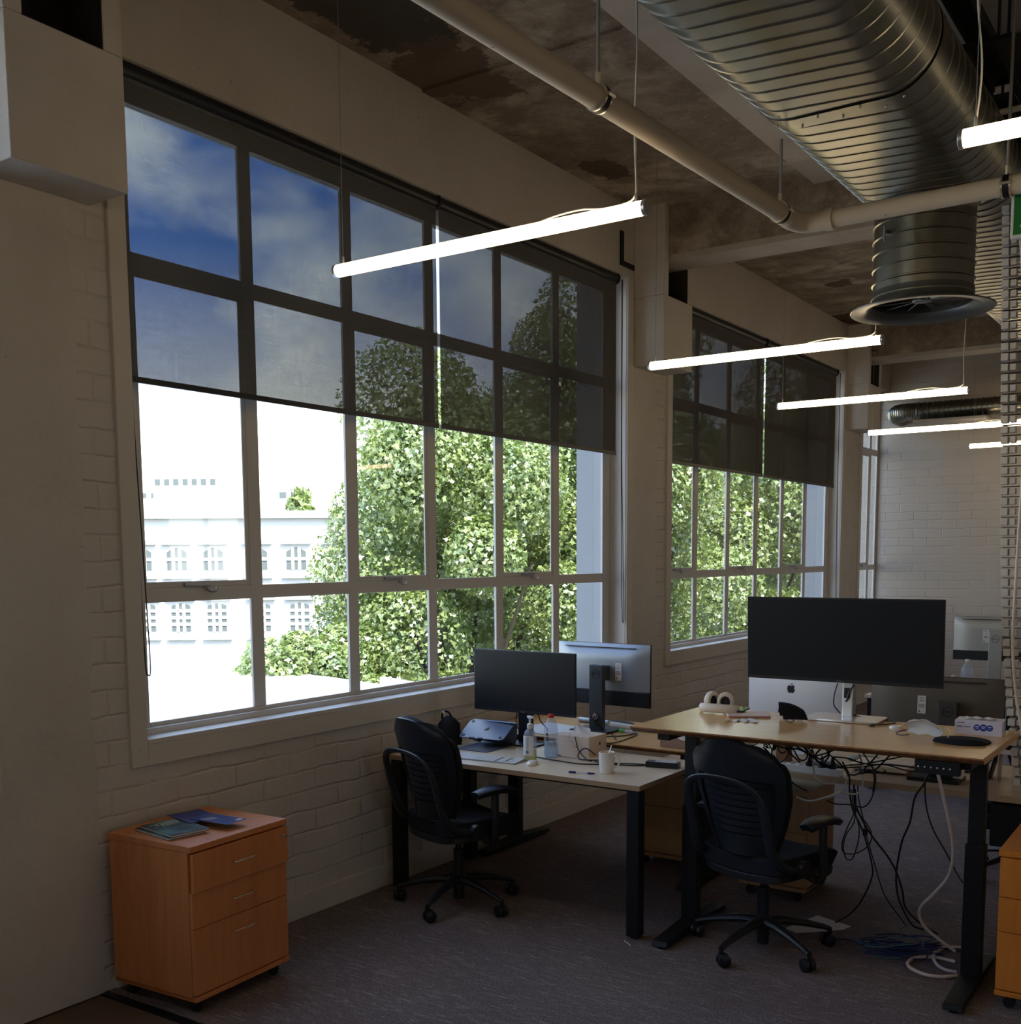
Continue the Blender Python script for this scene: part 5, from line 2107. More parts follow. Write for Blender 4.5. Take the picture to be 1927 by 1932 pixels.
# pen
t = thing('pen', 'blue ballpoint pen lying in front of the mug', 'pen', (1.225, 4.585, DZ), rad(14))
q = MB()
q.cyl((-0.03, 0, 0.005), (0.035, 0, 0.005), 0.0042, n=14)
q.build('barrel', M['clear'], t)
q = MB()
q.tube([(-0.066, 0, 0.0055), (-0.064, 0, 0.0055), (-0.030, 0, 0.0055)], [0.003, 0.0052, 0.0052], 14)
q.build('cap', M['blue_plastic'], t)
q = MB()
q.tube([(0.033, 0, 0.005), (0.060, 0, 0.005), (0.072, 0, 0.005)], [0.0048, 0.0042, 0.001], 14)
q.build('grip', M['blue_plastic'], t)
t = thing('pen', 'orange and white pencil lying at the foot of the tissue box', 'pen', (0.905, 4.935, DZ), rad(-4))
q = MB()
q.cyl((-0.05, 0, 0.004), (-0.015, 0, 0.004), 0.0038, n=12)
q.build('grip', mat('orange brown paint', (0.40, 0.12, 0.03), 0.5), t)
q = MB()
q.cyl((-0.015, 0, 0.004), (0.085, 0, 0.004), 0.0030, n=12)
q.build('barrel', M['white'], t)

# power adapter and its leads
t = thing('power_adapter', 'black power adapter brick against the raised desk leg', 'power adapter', (1.49, 4.955, DZ), rad(12))
q = MB()
q.box(-0.085, -0.03, 0.0, 0.085, 0.03, 0.030)
q.build('adapter_body', M['black_plastic'], t, 0.003)
q = MB()
q.box(-0.04, -0.028, 0.0302, 0.07, 0.028, 0.0306)
tag(q.build('adapter_label', M['silver'], t), 'pale rating label')
t = thing('cable', 'black leads looping over the pale desk between tissue box, mug and adapter', 'cable', (1.2, 4.9, DZ))
for path, z0_ in (([(0.775, 4.835), (0.86, 4.815), (0.95, 4.80), (1.1, 4.79), (1.25, 4.86), (1.36, 4.90), (1.41, 4.94)], 0.004),
                  ([(1.41, 4.95), (1.30, 4.92), (1.20, 4.87), (1.13, 4.88)], 0.005)):
    q = MB()
    q.tube(spline([(a, b2, DZ + z0_) for a, b2 in path], 8), 0.0035, 8)
    q.build('lead', M['black_cable'], t, world=True)
q = MB()
loop = [at(1085, 1390, y=4.98), at(1092, 1415, y=4.95), at(1108, 1435, y=4.9), at(1117, 1443, y=4.88)]
q.tube(spline([(p.x, p.y, max(p.z, DZ + 0.004)) for p in loop], 8), 0.003, 8)
q.build('lead', M['black_cable'], t, world=True)
q = MB()
loop = [at(1124, 1424, y=4.93), at(1105, 1412, y=4.93), at(1092, 1422, y=4.92), at(1094, 1436, y=4.90), at(1112, 1442, y=4.90), at(1130, 1440, y=4.92)]
q.tube(spline([(p.x, p.y, max(p.z, DZ + 0.005)) for p in loop], 8), 0.0035, 8)
q.build('lead', M['black_cable'], t, world=True)
t = thing('cable', 'black cable hanging in two loops behind the black monitor', 'cable', (0.5, 5.2, 0.9))
for pts in ([(976, 1345), (974, 1362), (980, 1378), (992, 1386)], [(1015, 1342), (1020, 1360), (1032, 1374), (1034, 1380)]):
    q = MB()
    q.tube(spline([at(a, b2, y=5.205) for a, b2 in pts], 6), 0.0032, 6)
    q.build('lead', M['black_cable'], t, world=True)

# ================================================================== ON THE LOWERED BAMBOO DESK
LZ = 0.79
q = MB()
q.box(1.30, 5.30, LZ, 1.53, 5.46, LZ + 0.085)
t = thing('carton', 'brown box with a round cut-out at the end of the lowered desk', 'box', (1.41, 5.38, LZ))
q.build('carton_body', mat('dull kraft card', (0.30, 0.19, 0.13), 0.6), t, 0.002, world=True)
q = MB()
flat_poly(q, [(1.44 + 0.04 * math.cos(2 * PI * k / 24), LZ + 0.075 + 0.028 * math.sin(2 * PI * k / 24)) for k in range(13, 24)] + [(1.48, LZ + 0.0855), (1.40, LZ + 0.0855)], 5.298, 5.300)
tag(q.build('cut_out', M['paper'], t, world=True), 'white half-round cut-out')
t = thing('rolled_paper', 'white rolled paper lying under the corner of the raised desk', 'paper roll', (0.90, 5.73, LZ), rad(-14))
q = MB()
q.cyl((-0.17, 0, 0.016), (0.17, 0, 0.016), 0.016, n=20)
q.build('roll', M['paper'], t)
t = thing('marker', 'green capped highlighter tube beside the rolled paper', 'marker', (0.94, 5.60, LZ), rad(-12))
q = MB()
q.cyl((-0.06, 0, 0.012), (-0.035, 0, 0.012), 0.013, n=18)
tag(q.build('cap', M['green'], t, 0.001), 'bright green cap')
q = MB()
q.cyl((-0.035, 0, 0.012), (0.055, 0, 0.012), 0.0115, n=18)
q.build('tube', M['clear'], t)
q = MB()
q.obox((0.01, 0, 0.014), (0.05, 0.016, 0.012))
q.build('tube_label', M['paper'], t)
q = MB()
q.lathe([(0.001, 0.012), (0.5, 0.012), (0.85, 0.009), (1, 0.002), (1, 0.0)], (0.66, 5.93, LZ), 36, sx=0.15, sy=0.05)
solo('headset', q, M['black_plastic'], 'flat black oval pad behind the silver backed monitor', 'pad')
q = MB()
q.cyl((0.47, 5.84, LZ + 0.016), (0.70, 5.80, LZ + 0.016), 0.016, n=18)
solo('rolled_paper', q, M['silver'], 'silver tube lying behind the stand of the silver backed monitor', 'tube')
q = MB()
q.prism([(0.25, 5.35), (0.58, 5.29), (0.66, 5.62), (0.34, 5.70)], LZ + 0.0005, LZ + 0.004, lambda u, v, w: (u, v, w))
solo('paper_sheet', q, M['paper'], 'loose white papers on the lowered desk behind the bottles', 'paper')
t = thing('cable', 'black cable lying in a long bend on the lowered bamboo desk', 'cable', (1.0, 5.4, LZ))
for pts in ([(1125, 1396), (1150, 1402), (1172, 1398), (1198, 1388), (1201, 1383), (1180, 1388), (1140, 1390)], [(1130, 1367), (1150, 1380), (1163, 1396)], [(1091, 1372), (1088, 1380), (1098, 1392)]):
    q = MB()
    q.tube(spline([(p.x, p.y, LZ + 0.004) for p in (at(a, b2, z=LZ + 0.004) for a, b2 in pts)], 6), 0.0032, 6)
    q.build('lead', M['black_cable'], t, world=True)

# ================================================================== ON THE RAISED DESK
RZ = 1.05
t = thing('headphones', 'cream over-ear headphones standing folded on the raised desk', 'headphones', (1.775, 5.005, RZ), rad(2))
q = MB()
band = []
for k in range(15):
    a = PI * k / 14
    band.append((0.095 * math.cos(a), -0.005 - 0.045 * math.sin(a), 0.022 + 0.006 * math.sin(a)))
q.tube(band, 0.012, 12, flat=1.9)
q.build('headband', M['white_warm'], t)
for (cx, rz_, lab) in ((-0.045, 1.15, 0), (0.03, 0.25, 1)):
    q = MB()
    q.lathe([(0.001, -0.020), (0.032, -0.020), (0.042, -0.008), (0.043, 0.006), (0.040, 0.018), (0.028, 0.022), (0.023, 0.013), (0.001, 0.012)], (0, 0, 0), 30)
    Rr = Matrix.Rotation(rz_, 3, 'Z') @ Matrix.Rotation(PI / 2, 3, 'X') @ Matrix.Scale(1.12, 3, (0, 1, 0))
    q.v = [Rr @ v + Vector((cx, 0.0, 0.058)) for v in q.v]
    cu = q.build('ear_cup', M['white_warm'], t)
    q = MB()
    q.lathe([(0.001, 0.0130), (0.0235, 0.0140)], (0, 0, 0), 24, cap=False)
    q.v = [Rr @ v + Vector((cx, 0.0, 0.058)) for v in q.v]
    tag(q.build('ear_cushion_mesh', M['ink'], cu), 'black mesh inside the cup')
t = thing('notebook', 'pale pink notebook lying flat beside the headphones', 'notebook', (1.93, 4.98, RZ), rad(30))
q = MB()
q.box(-0.10, -0.075, 0.001, 0.10, 0.075, 0.011)
q.build('cover', mat('pale pink cover', (0.66, 0.52, 0.50), 0.5), t, 0.002)
q = MB()
q.box(-0.099, -0.0755, 0.003, 0.1005, 0.074, 0.009)
q.build('pages', mat('page edge', (0.42, 0.22, 0.18), 0.8), t)
t = thing('phone', 'dark phone lying at the edge of the pink notebook', 'phone', (1.855, 5.055, RZ + 0.0125), rad(8))
q = MB()
q.prism(rrect(0.078, 0.15, 0.010, 4), 0.0, 0.008, lambda u, v, w: (u, v, w))
q.build('case', M['black_plastic'], t, 0.0015)
q = MB()
q.prism(rrect(0.070, 0.142, 0.008, 4), 0.0081, 0.0086, lambda u, v, w: (u, v, w))
q.build('screen', mat('glossy screen', (0.01, 0.01, 0.01), 0.04), t)
t = thing('paper_slip', 'crumpled white paper slips on the raised desk near the headphones', 'paper', (1.975, 4.79, RZ), rad(8))
for k in range(3):
    q = MB()
    a = k * 0.5
    q.shell(lambda u, v, k=k: (-0.075 + 0.045 * k + 0.06 * u, -0.025 + 0.055 * v + 0.006 * k, 0.002 + 0.003 * k + 0.004 * math.sin(u * 5 + v * 4 + k)), 6, 5, 0.0006)
    q.build('slip', M['paper'], t)

# black visor shell with white lining
t = thing('sleep_mask', 'black curved visor with a pale lining propped on the raised desk', 'visor', (2.170, 4.965, RZ), rad(-62))
q = MB()


def vis(u, v):
    a = PI * (0.02 + 0.96 * u)
    return (-0.060 * math.cos(a) * (1 - 0.25 * v * v), 0.115 * (v - 0.5) - 0.015 * math.sin(a), 0.003 + 0.082 * (1 - 0.45 * v ** 2.2) * math.sin(a) ** 0.8)


q.shell(vis, 18, 6, 0.003)
q.build('visor_shell', M['black_fabric'], t)
q = MB()
q.shell(lambda u, v: Vector(vis(u, 0.15 + 0.8 * v)) * 0.93, 18, 6, 0.0015)
q.build('lining', M['paper'], t)
q = MB()
q.tube(spline([(-0.05, -0.03, 0.006), (-0.02, -0.045, 0.004), (0.02, -0.035, 0.008), (0.06, -0.045, 0.004), (0.085, -0.02, 0.004), (0.06, 0.0, 0.03)]), 0.0022, 6)
q.build('elastic', M['black_cable'], t)
q = MB()
q.box(2.262, 4.952, RZ, 2.34, 4.965, RZ + 0.006)

t = thing('earphone_case', 'small white earphone case on the raised desk', 'earphone case', (2.655, 4.925, RZ), rad(5))
q = MB()
q.lathe([(0.85, 0.0), (1.0, 0.006), (1.0, 0.012), (0.86, 0.019), (0.5, 0.0215), (0.001, 0.022)], (0, 0, 0), 32, sx=0.032, sy=0.024)
q.build('case', M['ceramic'], t)
q = MB()
q.obox((-0.006, -0.0242, 0.011), (0.006, 0.001, 0.002))
q.build('indicator', M['ink_grey'], t)
t = thing('face_mask', 'crumpled white face mask with ear loops beside the mouse pad', 'face mask', (2.80, 4.835, RZ), rad(-10))
q = MB()


def fm(u, v):
    x = -0.078 + 0.15 * u
    a = v * PI * 0.55
    return (x + 0.01 * math.sin(v * 5), 0.055 * math.cos(a) - 0.07 + 0.05 * v, 0.006 + 0.066 * math.sin(a) * (0.55 + 0.45 * math.sin(PI * u)) + 0.0035 * math.sin(u * 13 + v * 6) + 0.002 * math.sin(v * 24))


q.shell(fm, 20, 18, 0.0012)
q.build('mask_cloth', mat('mask fabric', (0.60, 0.62, 0.62), 0.8), t)
q = MB()
q.tube(spline([(0.068, -0.015, 0.03), (0.10, -0.02, 0.045), (0.118, -0.03, 0.03), (0.112, -0.045, 0.008), (0.085, -0.05, 0.004)]), 0.0022, 6)
q.build('ear_loop', M['white_warm'], t)
q = MB()
q.tube(spline([(-0.075, -0.02, 0.02), (-0.10, -0.03, 0.012), (-0.105, -0.055, 0.004), (-0.07, -0.075, 0.004), (-0.05, -0.05, 0.006)]), 0.0022, 6)
q.build('ear_loop', M['blue_cable'], t)
# mouse pad with wrist rest
t = thing('mouse_pad', 'round black gel mouse pad at the front right of the raised desk', 'mouse pad', (2.965, 4.765, RZ), rad(4))
q = MB()
q.lathe([(1.0, 0.0), (1.0, 0.004), (0.985, 0.0055), (0.001, 0.0055)], (0, 0.0, 0), 48, sx=0.112, sy=0.115)
q.build('pad', M['black_fabric'], t)
q = MB()
q.lathe([(1.0, 0.004), (1.0, 0.010), (0.86, 0.018), (0.5, 0.022), (0.001, 0.023)], (0, -0.072, 0), 36, sx=0.105, sy=0.036)
q.build('wrist_rest', M['black_fabric'], t)
# facial tissue box
t = thing('tissue_box', 'flat white facial tissue box with three blue discs on the raised desk', 'tissue box', (2.985, 5.02, RZ), rad(3))
q = MB()
q.box(-0.095, -0.06, 0.0, 0.095, 0.06, 0.062)
q.build('carton', M['card_lav'], t, 0.001)
for (cx, rr) in ((-0.005, 0.0135), (0.021, 0.0155), (0.046, 0.0135)):
    q = MB()
    flat_poly(q, [(cx + rr * math.cos(2 * PI * k / 24), 0.034 + rr * math.sin(2 * PI * k / 24)) for k in range(24)], -0.0608, -0.0600)
    d_ = tag(q.build('printed_disc', M['blue_print'], t), 'blue printed disc')
    q = MB()
    q.obox((cx, -0.0611, 0.038), (rr * 1.1, 0.0004, 0.004))
    q.obox((cx, -0.0611, 0.031), (rr * 0.9, 0.0004, 0.002))
    q.build('disc_print', M['card_lav'], d_)
text('carton_lettering', 'facial', 0.011, t, (-0.086, -0.0605, 0.036), XR90, M['ink'], 'LEFT')
text('carton_lettering', 'tissues', 0.010, t, (-0.058, -0.0605, 0.036), XR90, M['ink_grey'], 'LEFT')
text('carton_lettering', 'womelia', 0.009, t, (-0.086, -0.0605, 0.052), XR90, M['ink'], 'LEFT')
q = MB()
q.box(0.0952, 0.02, 0.006, 0.0958, 0.058, 0.058)
tag(q.build('end_flap', mat('blue grey flap', (0.14, 0.22, 0.36), 0.6), t), 'blue-grey end flap')
q = MB()
q.shell(lambda u, v: (-0.06 + 0.12 * u, -0.02 + 0.04 * v, 0.0625 + 0.009 * abs(math.sin(u * 8 + v * 2))), 14, 4, 0.0008)
q.build('tissue', M['paper'], t)

t = thing('cable', 'thin grey cable with a plug curling behind the wide monitor stand', 'cable', (2.45, 5.1, RZ))
q = MB()
q.tube(spline([(2.36, 5.155, RZ + 0.12), (2.38, 5.16, RZ + 0.03), (2.46, 5.16, RZ + 0.006), (2.58, 5.14, RZ + 0.005), (2.60, 5.08, RZ + 0.005), (2.55, 4.985, RZ + 0.005)], 8), 0.0030, 6)
q.build('lead', M['black_cable'], t, world=True)
q = MB()
q.obox((2.535, 4.965, RZ + 0.006), (0.012, 0.03, 0.009), rz=-0.6)
q.build('plug', M['grey_plastic'], t, 0.001, world=True)
q = MB()
q.tube(spline([at(1581, 1289, y=5.16), at(1575, 1310, y=5.16), at(1574, 1330, y=5.16), at(1586, 1346, y=5.16)], 8), 0.003, 6)
q.build('lead', M['black_cable'], t, world=True)
q = MB()
q.tube(spline([at(1612, 1292, y=5.12), at(1604, 1304, y=5.12), at(1599, 1318, y=5.12), at(1596, 1324, y=5.12)], 8), 0.004, 6)
q.build('lead', M['black_cable'], t, world=True)

# ================================================================== CLUTTER ON THE DESK BEHIND
BZ = 0.745
t = thing('power_strip', 'long pale power strip on the front edge of the cable-strewn desk', 'power strip', (2.12, 5.262, BZ), rad(-6))
q = MB()
q.box(-0.20, -0.024, 0, 0.20, 0.024, 0.035)
q.build('strip_body', M['white'], t, 0.003)
for k, x in enumerate((0.03, 0.095, 0.15)):
    q = MB()
    q.lathe([(0.020, 0.035), (0.021, 0.055), (0.014, 0.062), (0.008, 0.085), (0.004, 0.095)], (x, 0, 0), 16)
    tag(q.build('plug', M['black_plastic'] if k != 1 else M['alu_dark'], t), 'black mains plug' if k != 1 else 'grey mains plug')
q = MB()
for k in range(4):
    q.obox((-0.16 + 0.05 * k, 0, 0.0352), (0.022, 0.022, 0.0006))
q.build('socket', M['ink_grey'], t)
q = MB()
q.lathe([(0.001, 0.012), (0.9, 0.012), (1, 0.008), (1, 0.0)], (2.28, 5.75, BZ), 36, sx=0.085, sy=0.085)
solo('round_pad', q, M['grey_plastic'], 'dark round pad on the cable-strewn desk below the raised desk', 'pad')
t = thing('wooden_board', 'thick wooden monitor board on the cable-strewn desk', 'board', (2.50, 5.66, BZ))
q = MB()
q.box(2.30, 5.42, BZ + 0.012, 2.58, 5.64, BZ + 0.036)
q.build('board', M['oak'], t, 0.002, world=True)
q = MB()
q.box(2.32, 5.44, BZ, 2.35, 5.62, BZ + 0.012)
q.box(2.53, 5.44, BZ, 2.56, 5.62, BZ + 0.012)
q.build('board_foot', M['oak_edge'], t, world=True)
t = thing('docking_station', 'black docking box with a flat foot on the cable-strewn desk', 'docking box', (2.72, 5.42, BZ))
q = MB()
q.box(2.60, 5.34, BZ, 2.84, 5.50, BZ + 0.018)
q.build('foot_plate', M['black_plastic'], t, 0.003, world=True)
q = MB()
q.box(2.70, 5.38, BZ + 0.018, 2.80, 5.46, BZ + 0.11)
q.build('dock_body', M['black_plastic'], t, 0.003, world=True)
q = MB()
ring(q, (2.75, 5.379, BZ + 0.105), 0.014, 0.002)
q.build('dock_ring', M['alu'], t, world=True)
q = MB()
q.box(2.80, 5.40, BZ + 0.018, 2.84, 5.46, BZ + 0.08)
q.build('dock_side', M['paper'], t, 0.002, world=True)
t = thing('tablet_stand', 'dark tablet leaning on a folded pale card stand at the right edge', 'tablet', (2.97, 5.60, BZ))
q = MB()
q.obox((2.945, 5.60, BZ + 0.065), (0.006, 0.10, 0.13), ry=0.24)
q.build('tablet', M['black_plastic'], t, 0.002, world=True)
q = MB()
q.obox((2.938, 5.60, BZ + 0.065), (0.004, 0.106, 0.135), ry=0.24)
q.build('tablet_rim', M['alu'], t, 0.001, world=True)
q = MB()
q.prism([(2.965, 0.0), (2.970, 0.135), (3.03, 0.135), (3.05, 0.0), (3.045, 0.0), (3.027, 0.130), (2.975, 0.130), (2.970, 0.0)], 5.55, 5.66, lambda u, v, w: (u, w, BZ + v))
q.build('card_stand', M['card_pink'], t, world=True)
t = thing('carton', 'small brown carton among the cables behind the raised desk', 'box', (1.93, 5.50, BZ))
q = MB()
q.box(1.90, 5.46, BZ, 1.96, 5.54, BZ + 0.09)
q.build('carton_body', mat('brown card', (0.20, 0.10, 0.05), 0.7), t, 0.001, world=True)
q = MB()
q.lathe([(0.055, 0.0), (0.075, 0.008), (0.080, 0.02), (0.060, 0.03), (0.02, 0.034)], (2.18, 5.42, BZ), 24, sx=1.0, sy=0.7)
solo('speaker_puck', q, M['grey_plastic'], 'grey domed puck among the cables behind the raised desk', 'puck')
t = thing('cable_coil', 'small brown-black coil of wire on the cable-strewn desk', 'cable', (2.42, 5.38, BZ))
q = MB()
for k in range(7):
    a0 = k * 0.45
    q.tube([(2.42 + (0.055 + 0.003 * k) * math.cos(a0 + b2 * 0.5), 5.38 + 0.04 * math.sin(a0 + b2 * 0.5), BZ + 0.004 + 0.002 * k + 0.01 * abs(math.sin(b2 * 0.5))) for b2 in range(10)], 0.0018, 5)
q.build('coil', M['black_cable'], t, world=True)

# far desk small things
t = thing('water_bottle', 'small clear water bottle on the far desk under the grey backed monitor', 'bottle', (2.205, 8.57, 0.745))
q = MB()
q.lathe([(0.001, 0.002), (0.042, 0.002), (0.044, 0.02), (0.044, 0.20), (0.040, 0.24), (0.018, 0.275), (0.016, 0.30)], (0, 0, 0), 24, cap=False)
q.build('bottle_body', M['clear'], t)
q = MB()
q.lathe([(0.018, 0.285), (0.018, 0.302), (0.001, 0.304)], (0, 0, 0), 20)
q.build('bottle_cap', M['white'], t)
q = MB()
q.shell(lambda u, v: (2.25 + 0.20 * u, 8.555 + 0.1 * v, 0.747 + 0.165 * (0.55 + 0.45 * math.cos(u * 5.2)) * (1 - 0.2 * v)), 12, 4, 0.004)
solo('leather_bag', q, M['brown'], 'brown leather item behind the small water bottle on the far desk', 'bag')
q = MB()
q.lathe([(0.03, 0), (0.05, 0.03), (0.045, 0.12), (0.02, 0.175), (0.006, 0.185)], (2.115, 8.57, 0.745), 16)
solo('paper_bag', q, M['skin_tan'], 'crumpled tan paper bag at the left of the small water bottle', 'paper bag')

# ================================================================== LEADS UNDER THE RAISED DESK
def lead(t, pts, y, m, r=0.004, nm='lead', plane=None):
    P3 = []
    for i, p in enumerate(pts):
        yy = y if not isinstance(y, (tuple, list)) else y[0] + (y[1] - y[0]) * i / (len(pts) - 1)
        v = at(p[0], p[1], y=yy)
        if v.z < 0.006 + r:
            v = at(p[0], p[1], z=0.006 + r)
        P3.append(v)
    q = MB()
    q.tube(spline(P3, 7), r, 7)
    return q.build(nm, m, t, world=True)


def c6(pts):
    return [(1560 + a * 0.2858, 1380 + b2 * 0.2858) for a, b2 in pts]


def c8(pts):
    return [(1440 + a * 0.2076, 1370 + b2 * 0.2076) for a, b2 in pts]


KB = M['black_cable']
t = thing('cable_bundle', 'tangle of black leads slung under the raised desk and hanging to the floor', 'cable', (2.45, 4.95, 0.0))
lead(t, c6([(105, 200), (150, 290), (152, 400), (175, 520), (215, 600), (260, 720), (300, 880), (297, 970), (240, 1100), (160, 1200), (60, 1262)]), (4.93, 5.15), KB, 0.0040)
lead(t, c6([(180, 350), (190, 480), (232, 575), (300, 690), (400, 820), (460, 925), (500, 1050), (520, 1160), (600, 1250), (735, 1340)]), (4.95, 5.12), KB, 0.0048)
lead(t, c6([(700, 250), (640, 350), (582, 440), (550, 600), (500, 720), (467, 880), (460, 1000), (482, 1120), (560, 1270), (640, 1310)]), (4.95, 5.12), KB, 0.0046)
lead(t, c6([(715, 240), (660, 300), (650, 400), (665, 530), (710, 660), (790, 800), (865, 945), (900, 1000)]), (5.0, 5.1), KB, 0.0034)
lead(t, c6([(205, 360), (215, 460), (245, 590), (272, 720), (310, 850), (350, 990), (400, 1110), (530, 1290)]), (4.92, 5.1), KB, 0.0028)
lead(t, c6([(190, 380), (190, 510), (135, 640), (102, 740), (115, 800), (190, 805), (270, 760), (297, 700), (285, 640), (230, 560)]), 4.93, KB, 0.0030)
lead(t, c6([(165, 380), (180, 500), (215, 640), (205, 740), (175, 830), (150, 848), (125, 830), (110, 760), (130, 680), (180, 600), (195, 500)]), 4.91, KB, 0.0030)
lead(t, c6([(0, 455), (60, 478), (160, 484), (240, 500), (290, 455), (316, 370), (318, 270), (240, 140)]), 4.9, KB, 0.0034)
lead(t, c8([(0, 190), (60, 250), (80, 320), (180, 420), (290, 530), (400, 590)]), 4.88, KB, 0.0038)
for pts in ([(40, 150), (80, 215), (70, 300), (110, 335), (190, 310), (240, 230), (250, 160)], [(120, 140), (150, 230), (190, 240), (230, 190), (260, 160)],
            [(160, 140), (260, 190), (330, 300), (390, 300), (400, 230), (330, 160)], [(90, 170), (200, 200), (320, 210), (420, 260), (520, 330), (620, 370)],
            [(260, 160), (380, 230), (450, 270), (560, 250), (650, 215), (700, 200)], [(350, 150), (440, 260), (520, 340), (640, 380), (740, 360), (900, 345), (1050, 320), (1300, 270)],
            [(600, 200), (600, 250), (520, 300), (480, 260), (520, 210)], [(440, 170), (450, 220), (470, 280)], [(1160, 260), (1080, 340), (1010, 400), (880, 430)],
            [(640, 280), (760, 290), (880, 330), (1000, 350), (1150, 350), (1400, 380), (1540, 400)], [(700, 380), (900, 370), (1100, 350), (1290, 400), (1400, 410), (1540, 390)],
            [(0, 150), (40, 180), (20, 210)], [(30, 140), (10, 175), (60, 200)], [(560, 330), (600, 260), (560, 200), (500, 190)], [(780, 440), (850, 440), (930, 380), (1060, 240)],
            [(580, 240), (690, 330), (750, 400), (790, 480)], [(460, 270), (540, 360), (600, 375)], [(1000, 410), (1012, 480), (1000, 600)], [(330, 170), (410, 200), (460, 260), (480, 310)],
            [(200, 170), (250, 250), (340, 330)], [(1540, 420), (1490, 460), (1465, 520), (1470, 560)]):
    lead(t, c8(pts), 4.82 + 0.12 * random.random(), KB, 0.0032 + 0.0012 * random.random())
q = MB()
p = at(1633, 1570, y=4.95)
q.obox(p, (0.022, 0.018, 0.034))
tag(q.build('inline_plug', M['black_plastic'], t, 0.004, world=True), 'small black adapter plug')
for pts in (c6([(60, 355), (100, 395), (160, 412), (215, 405), (238, 350), (236, 230), (215, 150)]), c6([(0, 440), (50, 425), (100, 390), (128, 340), (132, 290)]),
            c8([(455, 220), (458, 380), (480, 470), (560, 520), (650, 525)]), c8([(300, 640), (420, 680), (560, 650), (680, 600), (750, 530), (760, 470)])):
    tag(lead(t, pts, 4.9, M['white_cable'], 0.0042), 'pale lead')
t = thing('hose', 'thick cream cable hanging from the raised desk and coiled on the floor', 'cable', (2.9, 5.0, 0.0))
lead(t, c6([(660, 165), (700, 190), (740, 300), (775, 450), (815, 620), (835, 760), (828, 880), (790, 980), (700, 1080), (630, 1150), (612, 1210), (650, 1290), (740, 1370), (850, 1452)]), (4.80, 5.1), M['pink_cable'], 0.0075)
P3 = [at(a, b2, z=0.010) for a, b2 in c6([(860, 1612), (760, 1620), (650, 1605), (560, 1565), (535, 1530), (570, 1500), (650, 1488), (740, 1495), (850, 1520)])]
q = MB()
q.tube(spline(P3, 8), 0.0080, 8)
q.build('floor_coil', M['pink_cable'], t, world=True)
P3 = [at(a, b2, z=0.012) for a, b2 in c6([(860, 1588), (790, 1575), (735, 1545), (706, 1495), (720, 1455), (780, 1428), (880, 1425), (960, 1440), (1030, 1470), (1080, 1480)])]
q = MB()
q.tube(spline(P3, 8), 0.0075, 8)
q.build('floor_coil', M['pink_cable'], t, world=True)
t = thing('cable_coil', 'heap of dark blue network cable on the floor under the raised desk', 'cable', (2.72, 5.03, 0.0))
rnd = random.Random(4)
for k in range(13):
    cx, cyy = 2.70 + rnd.uniform(-0.10, 0.12), 5.0 + rnd.uniform(-0.09, 0.12)
    a0 = rnd.uniform(0, 6.28)
    rx, ry = rnd.uniform(0.08, 0.16), rnd.uniform(0.05, 0.11)
    q = MB()
    q.tube([(cx + rx * (1 + 0.12 * math.sin(3 * a)) * math.cos(a + a0), cyy + ry * math.sin(a + a0 * 1.3), 0.006 + 0.004 * k * 0.7 + 0.006 * math.sin(a * 2 + k) + 0.006) for a in [2 * PI * j / 28 for j in range(26)]], 0.0033, 6)
    q.build('cable_loop', M['blue_cable'] if k % 5 else M['teal_cable'], t, world=True)
lead(t, c6([(0, 1380), (120, 1370), (240, 1400), (350, 1385), (450, 1400)]), 5.1, M['blue_cable'], 0.003)
lead(t, c6([(480, 1310), (520, 1280), (600, 1255), (640, 1270)]), 5.2, M['teal_cable'], 0.003)
t = thing('paper_sheet', 'white sheets of paper on the carpet under the right chair', 'paper', (2.26, 5.16, 0))
for k, pts in enumerate(([(1482, 1751), (1543, 1727), (1606, 1748), (1590, 1754), (1503, 1760)],)):
    q = MB()
    P3 = [at(a, b2, z=0.002) for a, b2 in pts]
    b0 = len(q.v)
    q.prism([(p.x, p.y) for p in P3], 0.0005, 0.0025, lambda u, v, w: (u, v, w))
    q.build('sheet', M['paper'], t, world=True)
q = MB()
p0 = at(1190, 1783, z=0)
q.tube(spline([at(1178, 1775, z=0.004), at(1184, 1779, z=0.01), at(1190, 1784, z=0.004)], 5), 0.0022, 5)
solo('paper_scrap', q, M['paper'], 'tiny white scrap at the foot of the pale desk leg', 'scrap')

# ================================================================== ON THE LEFT CABINET
CT = 0.70


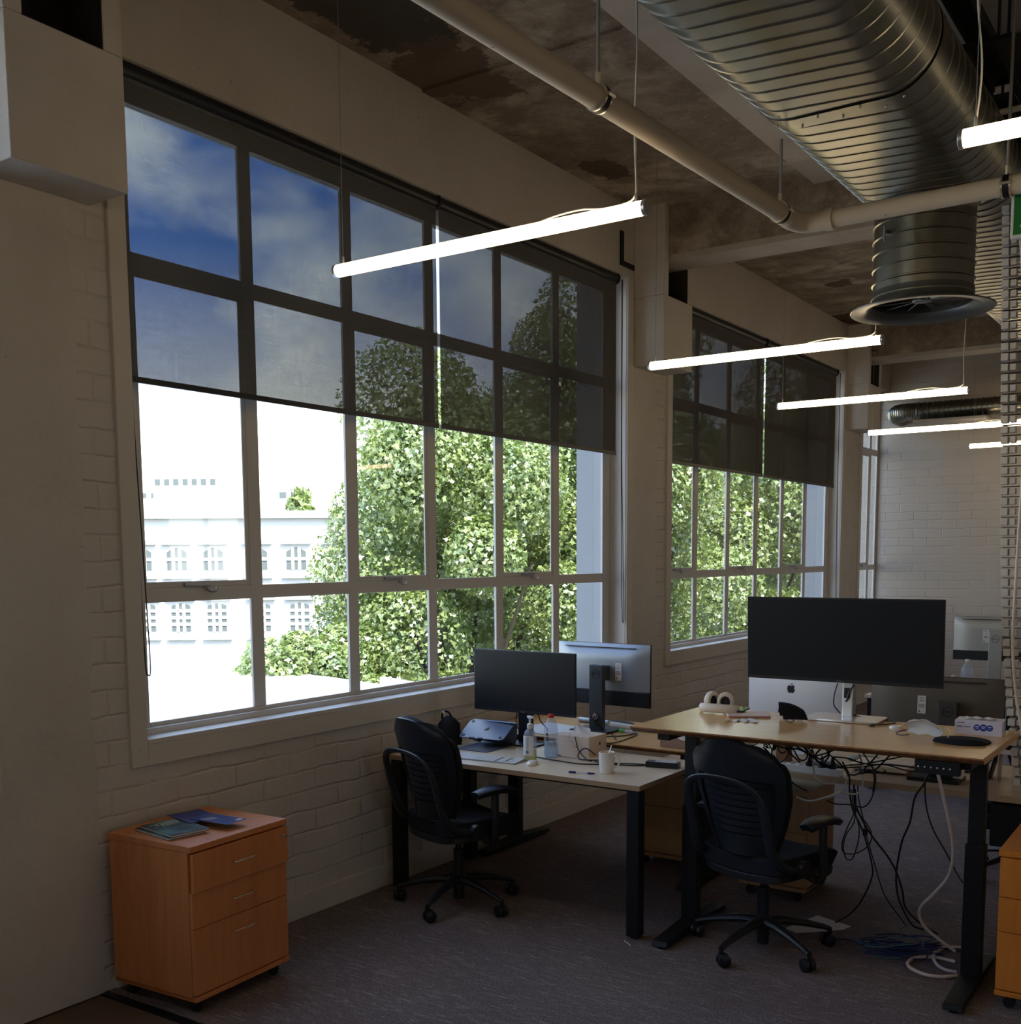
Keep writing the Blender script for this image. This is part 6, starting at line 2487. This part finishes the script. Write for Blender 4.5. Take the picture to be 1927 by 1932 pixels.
def slab(name, label, cat, corners, z0, th, mats_, pages=True, group=None):
    t = thing(name, label, cat, (sum(c[0] for c in corners) / 4, sum(c[1] for c in corners) / 4, z0), group=group)
    q = MB()
    q.prism(corners, z0 + th * 0.82, z0 + th, lambda u, v, w: (u, v, w))
    q.build('cover', mats_[0], t, world=True)
    if pages:
        cx, cyy = sum(c[0] for c in corners) / 4, sum(c[1] for c in corners) / 4
        q = MB()
        q.prism([(cx + (a - cx) * 0.985, cyy + (b2 - cyy) * 0.985) for a, b2 in corners], z0 + th * 0.15, z0 + th * 0.82, lambda u, v, w: (u, v, w))
        q.build('pages', M['paper'], t, world=True)
        q = MB()
        q.prism(corners, z0, z0 + th * 0.15, lambda u, v, w: (u, v, w))
        q.build('back_cover', mats_[0], t, world=True)
    return t


def cover_mat(name, c0, c1, c2):
    m = mat(name, c0, 0.4)
    t_, n_, l_, b_ = nodes(m)
    a = noise(t_, coords(t_), 9, 4, 0.55, 0.5)
    l_.new(ramp(t_, a, [(0.35, c0), (0.5, c1), (0.65, c2)]), b_.inputs['Base Color'])
    return m


gm_ = cover_mat('teal forest cover', (0.01, 0.03, 0.035, 1), (0.03, 0.10, 0.12, 1), (0.10, 0.26, 0.27, 1))
bk = slab('book', 'teal paperback book, upper of the two at the left of the cabinet top', 'book', [(0.150, 2.790), (0.395, 2.755), (0.420, 2.925), (0.165, 2.965)], CT + 0.011, 0.010, [gm_])
q = MB()
for k in range(3):
    for j in range(6 - k):
        q.obox((0.19 + 0.02 * k, 2.93 - 0.024 * j - 0.006 * k, CT + 0.0213), (0.010, 0.018, 0.0005), rz=-0.15)
q.build('title_print', mat('cream print', (0.55, 0.52, 0.38), 0.6), bk, world=True)
slab('book', 'teal paperback book lying underneath the other teal book', 'book', [(0.128, 2.778), (0.385, 2.745), (0.410, 2.915), (0.150, 2.955)], CT, 0.0105, [gm_])
bm_ = cover_mat('blue brochure', (0.006, 0.014, 0.10, 1), (0.015, 0.04, 0.24, 1), (0.06, 0.07, 0.16, 1))
slab('brochure', 'dark blue brochure partly under the second blue one', 'brochure', [(0.10, 2.96), (0.30, 2.925), (0.33, 3.075), (0.125, 3.12)], CT + 0.0215, 0.0025, [bm_], False)
bk = slab('brochure', 'dark blue brochure with white strokes, rightmost on the cabinet', 'brochure', [(0.25, 2.965), (0.46, 2.985), (0.455, 3.10), (0.245, 3.085)], CT + 0.0245, 0.0025, [bm_], False)
q = MB()
for k in range(4):
    q.obox((0.31 + 0.004 * k, 2.995 + 0.014 * k, CT + 0.0272), (0.045, 0.004, 0.0005), rz=0.2)
q.obox((0.43, 3.075, CT + 0.0272), (0.02, 0.03, 0.0005))
q.build('cover_print', M['paper'], bk, world=True)
